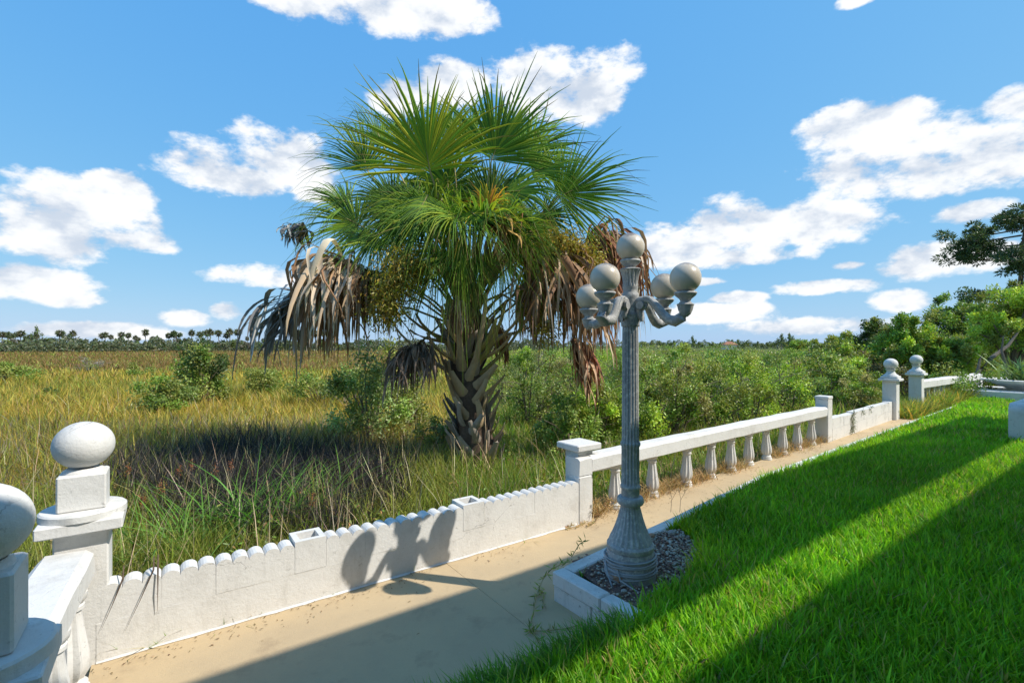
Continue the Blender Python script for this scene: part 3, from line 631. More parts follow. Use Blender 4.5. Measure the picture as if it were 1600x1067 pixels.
for i, (a, b, c, d) in enumerate([(1250,612,110,72),(1310,610,100,85),(1390,606,90,95),(1440,604,90,105),(1480,606,90,100),(1530,606,90,95),(1340,600,110,80),(1600,604,100,90)]):
    shrub(a, b, c, d, 5000, (.11,.06), [tones[0],tones[1],[DKG,OLV,GRN],[OLV,(.15,.12,.07),GRN]][i%4], 'tangled undergrowth bush at the foot of the wooded thicket', 170+i, group='undergrowth of the thicket', lumps=44, twig=3, shell=.8)
def tree(px, py, D, top_px, w_px, n, leaf, cols, label, seed, name='broadleaf_tree', lean=0, lumps=26, group=None, base=.35, mat='leaf'):
    X_ = (px-800)/F*D; H = (HZ-top_px)/F*D+CH-z0; rx = w_px/F*D/2; e = empty(name, (X_,D,z0)); tag(e, label, 'tree', group)
    n = int(n*2.6); lumps = int(lumps*3); cols = [tuple(1.2*q for q in c) for c in cols]+[OLV]; leaf = (leaf[0]*.92, leaf[1]*.92); base *= .7; cz = H*(1+base)/2; rz_ = H*(1-base)/2*1.05
    (V,T,C), LC = crown(n, rx, rx*.9, rz_, lumps, None, leaf, seed, -.85, .55, cols); V = V+np.array([lean*.6,0,cz])
    link('crown', np_mesh('crown', V, T, C), M[mat], e); g = random.Random(seed); mb = MB(); r0 = .03+.02*H
    fork = Vector((lean*.3,0,H*base*.8)); mb.tube([(0,0,-.1),(lean*.12,.05,H*base*.4),fork], [r0*1.3,r0,r0*.8], 8)
    for c in LC[:12]:
        t = Vector((c[0]+lean*.6,c[1],c[2]+cz)); mb.tube([fork, fork.lerp(t,.5)+Vector((0,0,.08*H)), t], [r0*.6,r0*.35,r0*.08], 6)
    mb.build('trunk', M['bark'], e); return e
tree(1262,0,30,531,80,4500,(.15,.085),[OLV,GRN],'low olive tree tailing off the wooded thicket',209,base=.1)
tree(1310,0,24,520,95,6500,(.15,.085),[OLV,GRN,DKG],'rounded olive tree at the low end of the wooded thicket',201,base=.12)
tree(1372,0,23,496,80,6500,(.13,.07),[DKG,GRN,(.07,.09,.03)],'dark scraggly tree rising behind the first gate post',202,base=.15)
tree(1418,0,19,490,95,7500,(.12,.065),[GRN,LIM,(.11,.18,.03)],'bright green rounded tree behind the two gate posts',203,base=.12)
tree(1490,0,26,456,120,7500,(.15,.08),[DKG,GRN],'tall dark green tree in the middle of the wooded thicket',204,base=.2)
tree(1490,0,18,520,70,4500,(.11,.06),[LIM,GRN],'small lime green tree behind the far railing',205,base=.25)
tree(1575,0,17.5,436,135,9500,(.11,.05),[LIM,(.19,.25,.035),GRN],'bright yellow-green tree with dark leaning limbs beside the pedestal planter',206,base=.45,lean=.5,lumps=34)
tree(1640,0,24,440,160,6500,(.14,.08),[GRN,DKG,LIM],'broad green tree behind the pine trunk at thicket edge',207,base=.2)
shrub(1575,615,120,64, 3500, (.10,.05), [LIM,GRN,(.2,.19,.08)], 'grassy green bush behind the pedestal planter', 208, lumps=18)
# dark leaning limb by the bright tree
lim = MB(); b0 = at(1527,583,16.4); lim.tube([b0-Vector((0,0,.9)), b0, at(1548,560,16.4), at(1575,540,16.5), at(1590,520,16.5)], [.08,.075,.065,.05,.03], 8); lim.tube([b0, at(1531,562,16.4), at(1535,552,16.4)], [.05,.04,.02], 6); lim.tube([at(1575,585,16.2)-Vector((0,0,.9)),at(1572,570,16.2),at(1565,548,16.3),at(1568,525,16.3)], [.05,.045,.035,.02], 6)
o = lim.build('leaning_trunk', M['bark'], None, True); tag(o, 'dark bare leaning trunk under the bright yellow-green tree', 'trunk')
# pine
def pine(X_, D, H, label, seed, spread=1.0, n_br=26, group=None, needle=(.30,.075), per=560, name='pine_tree', tip=.4, fl=1.5):
    g = np.random.default_rng(seed); e = empty(name, (X_,D,z0)); tag(e, label, 'tree', group); mb = MB(); nb = NB()
    top = Vector((g.normal(0,.2),0,H)); mb.tube([(0,0,-.2),(g.normal(0,.1),0,H*.5),top], [.02*H,.014*H,.003*H], 8)
    for k in range(n_br):
        t = .46+.53*(k+.5)/n_br; z = H*t; a = g.uniform(0,6.28); Lb = spread*H*.27*(1.1-abs(t-.72)*fl)*g.uniform(.6,1.1); b = Vector((0,0,z)); u = Vector((math.cos(a),math.sin(a),0))
        end = b+u*Lb+Vector((0,0,Lb*g.uniform(-.12,.25))); midp = b.lerp(end,.5)+Vector((0,0,-.06*Lb)); mb.tube([b,midp,end],[.006*H,.004*H,.0015*H],5)
        for q in range(10):
            c = np.array(b.lerp(end, tip+(1.04-tip)*(q+.3)/10))+g.normal(0,.13*Lb,3)*np.array([1,1,.55]); m_ = per//10*2
            d = unit(g.normal(size=(m_,3))+np.array([0,0,.35])); P = c+d*(g.random((m_,1))**.6)*np.array([.10,.10,.055])*Lb*1.05
            nb.add(*leaves(P, d, unit(g.normal(size=(m_,3))), needle[0]*g.uniform(.6,1.2,m_), needle[1]*np.ones(m_), jit((.045,.07,.03), m_, .25)))
    nb.build('crown', M['leaf'], e); mb.build('trunk', M['bark'], e); return e
pine((1596-800)/F*38, 38, (HZ-322)/F*38+1.9, 'tall dark pine with layered open branches rising above the thicket', 305, 1.3, 27, tip=.45, fl=.75)

# far treeline: individuals, sharing meshes, in front of a far wood
def template_palm(seed):
    g = np.random.default_rng(seed); nb = NB(); n = 150; d = unit(g.normal(size=(n,3))+np.array([0,0,.1])); P = np.array([0,0,.84])+d*.04
    nb.add(*leaves(P, d, unit(g.normal(size=(n,3))), .18*g.uniform(.6,1.1,n), .045*np.ones(n), jit((.085,.09,.05), n, .3)))
    return np_mesh('crown', np.vstack(nb.V), np.vstack(nb.T), np.vstack(nb.C)), MB().tube([(0,0,-.02),(.02,0,.45),(0,0,.86)], [.022,.018,.018], 6).mesh('trunk')
def template_tree(seed, col, flat, base):
    (V,T,C), LC = crown(420, .36, .36, (1-base)/2, 12, None, (.11,.07), seed, -.6, .5, col); V += np.array([0,0,(1+base)/2])
    mb = MB(); mb.tube([(0,0,-.02),(.01,0,base*.6),(0,0,base+.15)], [.025,.02,.012], 6)
    for c in LC[:5]: mb.tube([(0,0,base),(c[0]*.5,c[1]*.5,(1+base)/2+c[2]*.4),(c[0],c[1],(1+base)/2+c[2])], [.012,.008,.003], 4)
    return np_mesh('crown', V, T, C), mb.mesh('trunk')
TP = [template_palm(s) for s in (1,2,3)]; TT = [template_tree(s, c, 1, b) for s, c, b in ((4,[(.06,.09,.03),(.09,.12,.035)],.1),(5,[(.11,.13,.04),(.07,.10,.035)],.08),(6,[(.13,.12,.10),(.10,.11,.06)],.05))]; TL = [template_tree(s, [(.06,.085,.035)], 1, .62) for s in (7,8)]
M['pale_bark'] = simple('pale_bark', (.30,.27,.24), (.22,.2,.18), 3, .9, .3)
def far(name, tpl, px, D, H, sx, label, cat, group):
    e = empty(name, ((px-800)/F*D, D, z0), rnd.uniform(0,6)); e.scale = (H*sx,H*sx,H); tag(e, label, cat, group)
    link('crown', tpl[0], M['leaf'], e); link('trunk', tpl[1], M['pale_bark'], e)
for px, top, t, lab in ((16,520,0,'flat-topped pine at the very end of the far treeline'),(58,512,1,'tallest bushy pine breaking the far treeline'),(102,520,0,'flat-crowned pine on a bare trunk in the far treeline'),(275,518,1,'broad-crowned pine rising behind the tall dense shrub'),(296,528,0,'small round-topped pine next to the broad-crowned pine'),(40,525,1,'short pine between flat-topped and bushy pine in far treeline')):
    D = 170; far('pine_tree', TL[t] if px != 58 else TT[0], px, D, (HZ-top)/F*D+1.9, .75 if px == 275 else .5, lab, 'tree', 'pines in the far treeline')
for i in range(52):
    px = 2+i*10.3+rnd.uniform(-4,4); D = rnd.uniform(160,185); far('cabbage_palm', TP[i%3], px, D, rnd.uniform(4.2,8.0), rnd.uniform(.75,1.1), 'slender cabbage palm standing in the far treeline', 'palm tree', 'cabbage palms in the far treeline')
for i in range(44):
    px = -4+i*12.2+rnd.uniform(-5,5); D = rnd.uniform(158,180); far('treeline_shrub', TT[i%3], px, D, rnd.uniform(2.2,4.4), rnd.uniform(1.0,1.9), 'low bushy tree at the foot of the far treeline', 'tree', 'bushy trees along the far treeline')
for i in range(30):
    px = 1000+i*9+rnd.uniform(-3,3); D = rnd.uniform(260,300); far('distant_tree', TT[i%2], px, D, rnd.uniform(3.2,5.5), rnd.uniform(1.0,1.6), 'dark tree on the horizon beyond the scrub', 'tree', 'trees on the horizon beyond the scrub')
for px, top in ((1082,526),(1221,523),(1236,522)): far('distant_tree', TT[0], px, 255, (HZ-top)/F*255+1.9, .75, 'tall round tree standing above the horizon trees', 'tree', 'tall trees on the horizon')
nb = NB(); n = 36000
a = rng.uniform(-.95,.62,n); D = rng.uniform(186,215,n); D = np.where(a > .1, D*1.7, D); hh = (1.3+2.6*vnoise(a*200, a*0, 3.0)+1.4*vnoise(a*200,a*0+9,.8))*np.where(a > .1,1.25,1)
P = np.stack([np.sin(a)*D/np.cos(a)*np.cos(a), D*np.cos(a), z0+hh*rng.random(n)**.7], 1)
nb.add(*leaves(P, unit(rng.normal(size=(n,3))), unit(rng.normal(size=(n,3))), rng.uniform(.5,1.1,n), rng.uniform(.35,.7,n), jit((.07,.082,.042), n, .3)))
fw = nb.build('far_woodland', M['leaf']); tag(fw, 'continuous low far woodland along the horizon behind the marsh', 'woodland', kind='stuff')
# distant house
hd = 250; hp = empty('distant_house', ((1139-800)/F*hd, hd, z0)); tag(hp, 'distant house with a low red roof on the horizon', 'house')
mb = MB(); mb.box((0,0,1.2),(6,4,2.4)); mb.build('wall', M['render'], hp)
mb = MB(); mb.add([(-3.6,-2.6,2.4),(3.6,-2.6,2.4),(3.6,2.6,2.4),(-3.6,2.6,2.4),(-1.4,0,4.0),(1.4,0,4.0)], [(0,1,5,4),(1,2,5),(2,3,4,5),(3,0,4),(0,3,2,1)]); mb.build('roof', M['roof'], hp)
mb = MB(); mb.tube([((187-800)/F*165,165,z0),((187-800)/F*165,165,6.0)],.05,6); mb.tube([((184.5-800)/F*165,165,4.2),((191-800)/F*165,165,4.3)],.04,5)
o = mb.build('utility_mast', M['grey_twig']); tag(o, 'thin mast standing above the far treeline', 'mast')

# ------------------------------------------------------------------ the palm
PD = 7.3; palm = empty('cabbage_palm', ((752-800)/F*PD, PD, z0)); PB = Vector(palm.location)
tag(palm, 'large fan palm with shaggy brown dead fronds and split-boot trunk', 'palm tree')
def pp(px, py, dy=0): return at(px, py, PD+dy)-PB
tp = [Vector((0,0,-.05)), pp(746,700), pp(738,650), pp(730,600), pp(728,550), pp(730,500), pp(732,468)]; tr = [.28,.265,.245,.235,.245,.255,.12]
mb = MB(); mb.tube(tp, tr, 20); mb.build('trunk', M['fibre'], palm, True)
def trunk_at(t):
    f = t*(len(tp)-2); i = min(int(f), len(tp)-3); u = f-i; return tp[i].lerp(tp[i+1], u), tr[i]*(1-u)+tr[i+1]*u
def boot_mesh(seed):
    g = random.Random(seed); mb = MB(); rings = []; L = 1.0; bend = g.uniform(-.1,.12)
    for k in range(7):
        t = k/6; w = (.15*(1-t)**1.2+.085)*(1.0); th = .05*(1-t)+.018; x = t*L; zc = .10*math.sin(t*2.4)+bend*t*t
        curl = .035*(1-t)
        rings.append([Vector((x,-w,zc-curl)),Vector((x,-w*.5,zc+th*.6)),Vector((x,0,zc+th)),Vector((x,w*.5,zc+th*.6)),Vector((x,w,zc-curl)),Vector((x,0,zc-th*.3))])
    mb.loft(rings); return mb.mesh('leaf_boot', True, 50)
bms = [boot_mesh(s) for s in range(5)]
nb_ = 84
for i in range(nb_):
    t = .03+.93*i/nb_; c, r = trunk_at(t); a = i*2.39996+rnd.uniform(-.25,.25)
    u = Vector((math.cos(a), math.sin(a), 0)); ang = R(rnd.uniform(56,78))
    sw_ = rnd.choice((-1,1))*rnd.uniform(.15,.6); tang = Vector((-u.y,u.x,0)); xd = (u*math.cos(ang)+Vector((0,0,1))*math.sin(ang)+tang*sw_).normalized(); zd = (u-xd*u.dot(xd)).normalized(); yd = zd.cross(xd)
    o = link('leaf_boot', bms[i%5], M['boot'] if rnd.random() < .55 else M['boot_grey'], palm); s = rnd.uniform(.36,.52)
    mt = Matrix((xd,yd,zd)).transposed().to_4x4(); o.matrix_local = Matrix.Translation(c+u*r*.82-Vector((0,0,.10)))@mt@Matrix.Diagonal((s,s*rnd.uniform(.72,.98),s*.95,1))
for k, (px_, py_, dy_) in enumerate([(650,490,-.5),(668,520,-.6),(640,515,-.2),(690,478,-.7),(715,462,-.7),(760,458,-.7),(790,472,-.6),(812,492,-.5),(800,520,-.4),(835,470,-.3),(625,480,-.3),(700,500,-.75),(775,500,-.7),(610,500,.1),(840,505,.1)]):
    h_ = pp(px_, py_, dy_); a = math.atan2(h_.y-tp[5].y, h_.x-tp[5].x); u = Vector((math.cos(a),math.sin(a),0)); s_ = Vector((tp[4].x,tp[4].y,tp[4].z+rnd.uniform(-.35,.25)))+u*.2
    mb = MB(); m_ = s_.lerp(h_,.5)+u*.10+Vector((0,0,-.02)); mb.tube([s_, s_.lerp(m_,.5)+u*.04, m_, m_.lerp(h_,.5)+u*.03, h_], [.075,.05,.038,.032,.026], 8, .5, u); mb.build('old_petiole', M['boot'] if k%3 else M['petiole'], palm, True)
# loose hanging boot strip at foot
mb = MB(); mb.tube([pp(757,640,-.33),pp(760,690,-.36),pp(758,730,-.38),pp(757,765,-.42)],[.02,.03,.04,.035],6,.35,Vector((1,0,0))); mb.build('loose_sheath', M['boot'], palm, True)

def fan(hub, axis, nrm, Rr, spread, nseg, droop, cols, seed, costa=.16, tipdroop=.25, split=.42, ragged=.11):
    g = np.random.default_rng(seed); a = np.array(axis.normalized()); n_ = np.array((nrm-axis.normalized()*nrm.dot(axis.normalized())).normalized()); b = np.cross(a, n_); h = np.array(hub)
    nb = NB(); K = 7; cs = np.array(cols)
    for i in range(nseg):
        f = (i+.5)/nseg*2-1; th = f*spread; dirv = a*math.cos(th)+b*math.sin(th); cst = (1-abs(f))
        org = h+a*costa*Rr*cst*.8-np.array([0,0,1])*costa*Rr*.25*cst*cst*droop
        Ls = Rr*(.80+.05*cst)*(1+g.normal(0,ragged)); side = np.cross(dirv, n_); side /= np.linalg.norm(side)
        dth = 2*spread/nseg; tdz = tipdroop*(1+g.normal(0,.5)); wob = g.normal(0,.085,3); tdz += .35*abs(g.normal(0,1))**2*.4
        rows = []
        for k in range(K):
            t = k/(K-1); cen = org+dirv*Ls*t+np.array([0,0,-1])*Ls*(droop*.35*t*t+max(0,tdz)*max(0,t-.5)**2*2)+wob*Ls*t*t+n_*(.10*Rr*(f*f)*t)
            w = (dth*Ls*(.04+t)*.5*1.6 if t < split else dth*Ls*(.04+split)*.5*1.35*max(.02,(1-(t-split)/(1-split)))**.9)
            w = max(w, .0015); rows += [cen-side*w, cen+n_*w*1.1, cen+side*w]
        V = np.array(rows); T = []
        for k in range(K-1):
            for q in (0,1): o_ = 3*k+q; T += [(o_,o_+1,o_+4),(o_,o_+4,o_+3)]
        c0 = 2.2*cs[g.integers(0,len(cs))]*(1+g.normal(0,.14)); C = np.tile(c0,(len(V),1))
        if g.random() < .35: C[-6:] = np.array([.22,.17,.06])*(1+g.normal(0,.2))
        nb.add(V, np.array(T), np.clip(C,.005,.9))
    return nb
PG = [(.085,.155,.018),(.115,.185,.02),(.065,.125,.022),(.15,.19,.02)]; PY = [(.21,.23,.016),(.14,.22,.022),(.26,.25,.02)]; PK = [(.05,.10,.028),(.07,.125,.03)]; PO = [(.33,.26,.03),(.36,.20,.03),(.2,.2,.03),(.26,.13,.05)]
crown_c = pp(732,478)
def frond(px, py, dy, ax, nr, Rr, spread, cols, seed, droop=.3, nseg=44, tip=.25, split=.45):
    nseg = int(nseg*1.4); hub = pp(px, py, dy); axis = Vector(ax); nrm = Vector(nr); e = fan(hub, axis, nrm, Rr, R(spread), nseg, droop, cols, seed, tipdroop=tip, split=split).build('frond', M['frond'], palm)
    s = crown_c+Vector(((hub.x-crown_c.x)*.12,(hub.y-crown_c.y)*.15,-.05)); m1 = s.lerp(hub,.5)+Vector((0,0,.14)); mb = MB(); mb.tube([s, s.lerp(m1,.5)+Vector((0,0,.06)), m1, m1.lerp(hub,.5)+Vector((0,0,.06)), hub, hub+axis.normalized()*Rr*.25], [.034,.028,.022,.019,.015,.006], 6, .6)
    mb.build('petiole', M['petiole'], e, True); return e
# (hub pixel, depth, axis (x right, y away, z up), facing normal, radius, half-spread, tones)
frond(672,268,-.75,(-.16,-.25,1),(.1,-1,.05),1.42,88,PY,1,.12,50,.12)
frond(768,250,-.3,(.42,-.1,1),(.1,-1,.25),1.42,80,PG,2,.15,48,.15)
frond(872,308,-.2,(1,-.15,.42),(-.1,-1,.15),1.30,86,PG+PY[1:2],3,.16,46,.12,.40)
frond(735,240,.6,(.05,.3,1),(.1,-1,.2),1.25,85,PG+PK,4,.2,44)
frond(575,268,.25,(-.32,.1,1),(.25,-1,.1),1.30,78,PK+PG,5,.35,42,.4,.3)
frond(562,352,-.2,(-1,-.15,.5),(.15,-1,.2),.98,95,PG+PK,6,.35,42,.4,.35)
frond(590,372,-.5,(-.55,-.6,-.35),(.15,-.7,.7),.80,110,PG+PK,7,.45,42,.5,.35)
frond(668,305,-.8,(-.25,-.45,-.75),(0,-1,.3),1.0,75,PK+PG,8,.5,36,.6,.22)
frond(690,310,-.6,(.25,-.4,-.8),(0,-1,.3),1.05,70,PG,22,.5,34,.6,.22)
frond(722,375,-.9,(-.05,-.4,-1),(.3,-1,.1),1.1,48,PG+PY[1:2],9,.5,34,.4,.2)
frond(545,318,-.1,(-.8,-.2,.35),(.3,-.8,.5),.85,80,PG+PK,23,.5,36,.6,.3)
frond(600,230,.1,(-.35,0,.8),(.5,-.8,.2),1.1,60,PK+PG,24,.4,36,.5,.25)
frond(705,215,.2,(.0,.1,1),(.4,-1,.2),1.0,70,PG+PY[:1],25,.25,40,.4,.3)
frond(830,270,-.35,(.7,-.2,.2),(.1,-.8,.6),1.0,80,PG,26,.5,40,.5,.3)
frond(640,345,-.6,(-.5,-.5,-.4),(.3,-.8,.4),.9,70,PG+PK,27,.6,36,.6,.25)
frond(800,340,-.5,(.45,-.5,-.45),(-.2,-.8,.4),.85,70,PG+PY[1:2],28,.6,36,.6,.25)
frond(735,330,-1.0,(.3,-.5,-.35),(0,-1,.5),.8,80,PG+PY[1:2]+PO[:1],29,.7,36,.6,.25)
frond(760,330,-.8,(.35,-.3,.35),(0,-1,.3),.62,100,PO,10,.5,32,.5,.35)
frond(848,335,-.1,(.5,-.3,-.35),(-.1,-1,.2),.72,125,PK+PG,11,.25,44,.2,.35)
frond(815,245,.1,(.85,.1,.55),(.0,-1,.4),1.18,85,PG+PY[1:2],12,.22,44,.2)
frond(790,300,-.4,(.5,-.45,-.1),(0,-1,.5),1.05,100,PG,13,.6,44,.4)
frond(640,240,.5,(-.1,.2,1),(.1,-1,.1),1.15,75,PK,14,.2,40)
frond(700,300,.3,(0,-.1,.8),(.05,-1,.3),1.2,110,PG+PK,15,.4,44,.4)
frond(620,320,.1,(-.55,-.2,.3),(.1,-1,.3),1.05,115,PK,16,.6,44,.6,.3)
frond(795,235,.5,(.3,.3,1),(0,-1,.2),1.2,75,PG,17,.2,40)
frond(748,395,-.7,(.15,-.4,-.95),(-.3,-1,.2),.9,55,PG+PK,18,.5,34,.5,.22)
frond(690,390,-.3,(-.3,-.3,-.6),(0,-1,.3),1.0,100,PK+PG,19,.5,40,.5,.3)
frond(780,390,.2,(.4,.1,-.5),(0,-1,.3),1.0,110,PK,20,.5,40,.5,.3)
frond(700,330,.7,(-.2,.5,.4),(.05,-1,.3),1.3,120,PK,21,.5,40,.5,.3)
gq = random.Random(5)
for k in range(34):                          # the fronds that fill the crown
    a = k*2.39996+gq.uniform(-.3,.3); el = R(-12+ 76*((k*0.618)%1.0)); u = Vector((math.cos(a)*math.cos(el), math.sin(a)*math.cos(el)*.8, math.sin(el)))
    h_ = crown_c+Vector((0,0,.95))+u*gq.uniform(.55,1.05); q = PB+h_; px_, py_ = 800+F*q.x/q.y, HZ-F*(q.z-CH)/q.y
    ax_ = (u+Vector((0,0,gq.uniform(.1,.5)))).normalized() if k%4 else (u+Vector((0,0,-.5))).normalized(); up_ = Vector((gq.uniform(-.5,.5),-1,gq.uniform(0,.5))); nr_ = (up_-ax_*up_.dot(ax_))
    frond(px_, py_, q.y-PD, ax_, nr_, gq.uniform(.85,1.15), gq.uniform(60,85), gq.choice((PG,PG,PG+PK,PK,PG+PY[1:2])), 500+k, gq.uniform(.15,.5), 34, .5, .32)
def dead(px, py, dy, ax, Rr, spread, nseg, cols, seed, width=.03, fall=1.0, out0=.35, stalk=True):
    nseg = int(nseg*2.2); width *= 1.6; dy += .55 if px > 790 else 0; g = np.random.default_rng(seed); hub = pp(px, py, dy); a = np.array(Vector(ax).normalized()); h = np.array(hub); b = unit(np.cross(a, np.array([0,.3,1.]))); n_ = np.cross(a, b); nb = NB(); K = 9; cs = np.array(cols)
    for i in range(nseg):
        th = g.uniform(-1,1)*R(spread); ph = g.normal(0,.5); d = unit(a*math.cos(th)+b*math.sin(th)+n_*ph*.5); Ls = Rr*g.uniform(.6,1.08); org = h+a*Rr*.30*g.random()*(1-abs(th)/R(spread+1)); wd = width*g.uniform(.5,1.4); curl = g.normal(0,.10,3); out = out0*g.uniform(.6,1.5); tw0, tw1 = g.uniform(0,3.1), g.normal(0,1.2); rows = []
        for k in range(K):
            t = k/(K-1); q = 1-math.exp(-3.2*t); cen = org+d*Ls*out*q+np.array([0,0,-1])*Ls*fall*max(0,t-.18*q)**1.15+curl*Ls*math.sin(t*5)*.6
            w = wd*(.35+1.6*t if t < .3 else .83*(1-(t-.3)/.7)**.7+.04); an = tw0+tw1*t; s = np.array([math.cos(an), math.sin(an)*.8, .15]); m_ = np.array([-math.sin(an), math.cos(an), 0]); rows += [cen-s*w, cen+m_*w*.5, cen+s*w]
        V = np.array(rows); T = []
        for k in range(K-1):
            for q in (0,1): o_ = 3*k+q; T += [(o_,o_+1,o_+4),(o_,o_+4,o_+3)]
        nb.add(V, np.array(T), np.clip(np.tile(1.6*cs[g.integers(0,len(cs))]*(1+g.normal(0,.22)),(len(V),1)),.01,.8))
    e = nb.build('dead_frond', M['dry'], palm)
    if stalk:
        s = crown_c+Vector(((hub.x-crown_c.x)*.15,(hub.y-crown_c.y)*.2,-.25)); m1 = s.lerp(hub,.55)+Vector((0,0,.12)); mb = MB(); mb.tube([s, s.lerp(m1,.5)+Vector((0,0,.05)), m1, hub, hub+Vector(ax).normalized()*Rr*.3], [.032,.027,.022,.018,.007], 6, .6); mb.build('petiole', M['petiole'], e, True)
    return e
BR = [(.24,.135,.075),(.32,.20,.12),(.17,.10,.065),(.38,.28,.20)]; PALE = [(.40,.29,.19),(.30,.18,.10),(.46,.37,.28),(.24,.14,.085)]; GYD = [(.20,.19,.185),(.13,.125,.125),(.27,.26,.255),(.15,.12,.10)]; RED = [(.24,.10,.06),(.19,.08,.05),(.34,.22,.14)]
dead(560,418,-.5,(-.9,-.4,.25), 1.45,75,70,PALE,31,.030,1.0,.40)
dead(540,430,-.2,(-1,-.1,.2), 1.25,70,50,BR,32,.030,1.05,.40)
dead(505,470,-.2,(-1,-.1,.10), 1.1,45,36,GYD,33,.030,1.0,.72)
dead(595,430,-.3,(-.3,-.6,.1), 1.3,80,44,BR,34,.026,1.0,.3)
dead(845,412,-.6,(.6,-.6,.25), 1.55,85,84,BR,35,.030,1.0,.42)
dead(880,425,-.3,(.8,-.3,.2), 1.5,80,70,BR+RED,36,.028,1.05,.40)
dead(915,375,.1,(1,.0,.25), 1.45,70,76,BR+RED,37,.026,.95,.5)
dead(945,400,.3,(1,.1,.1), 1.35,60,46,BR+PALE,38,.024,1.05,.4)
dead(815,450,-.2,(.5,-.3,.1), 1.15,75,44,RED+BR,39,.026,1.05,.3)
dead(893,528,-.4,(.55,-.2,-.5), .85,50,40,RED+PALE[:1],40,.024,.85,.45,False)
dead(655,538,-.5,(-.25,-.3,-.1), .80,120,80,[(.10,.075,.06),(.15,.11,.085),(.20,.15,.12)],41,.018,.9,.38)
dead(770,505,.3,(.3,.2,-.3), .6,60,36,RED,42,.022,1.0,.25)
dead(480,360,.1,(-1,0,.3), .5,80,36,GYD,43,.022,.7,.55,False)
dead(780,350,-.7,(.4,-.4,.2), .9,90,40,[(.36,.22,.07),(.42,.30,.16),(.22,.10,.05)],44,.02,.8,.4)
dead(720,470,-.5,(.1,-1,-.1), .6,120,40,BR,45,.016,1.0,.3,False)
def fruit(pts, n, seed, spread_=.16):
    g = np.random.default_rng(seed); nb = NB(); P_ = [np.array(pp(*p)) for p in pts]; t = g.random(n)*(len(P_)-1); i = np.minimum(t.astype(int), len(P_)-2); f = (t-i)[:,None]; A = np.array(P_)
    P = A[i]*(1-f)+A[i+1]*f+g.normal(0,spread_,(n,3)); D = unit(g.normal(size=(n,3))+np.array([0,0,-.9])); nb.add(*leaves(P, D, unit(g.normal(size=(n,3))), g.uniform(.03,.09,n), g.uniform(.014,.026,n), jit((.24,.19,.03), n, .3, .12)))
    e = tag(nb.build('fruit_cluster', M['leaf'], palm), kind='stuff'); mb = MB(); s = crown_c+Vector((0,-.1,-.05)); q = [s, s.lerp(Vector(P_[0]),.6)+Vector((0,0,.2))]+[Vector(p) for p in P_]; mb.tube(q, [.02]*2+[.012]*len(P_), 6)
    for k in range(60): a_ = Vector(P[k]); b_ = Vector(A[i[k]]); mb.tube([b_, a_.lerp(b_,.5)+Vector((0,0,.02)), a_], [.006,.004,.002], 4)
    mb.build('fruit_stalk', M['petiole'], e)
fruit([(640,405,-.95),(622,425,-1.0),(608,465,-1.0),(602,495,-1.0)], 4200, 51, .13)
fruit([(660,415,-.3),(650,430,-.3),(640,460,-.3)], 1000, 53, .13)
fruit([(825,378,-.35),(865,380,-.4),(900,388,-.4),(925,415,-.35)], 4200, 52, .12)
fruit([(820,480,-.3),(850,500,-.3),(860,530,-.3)], 700, 54, .12)

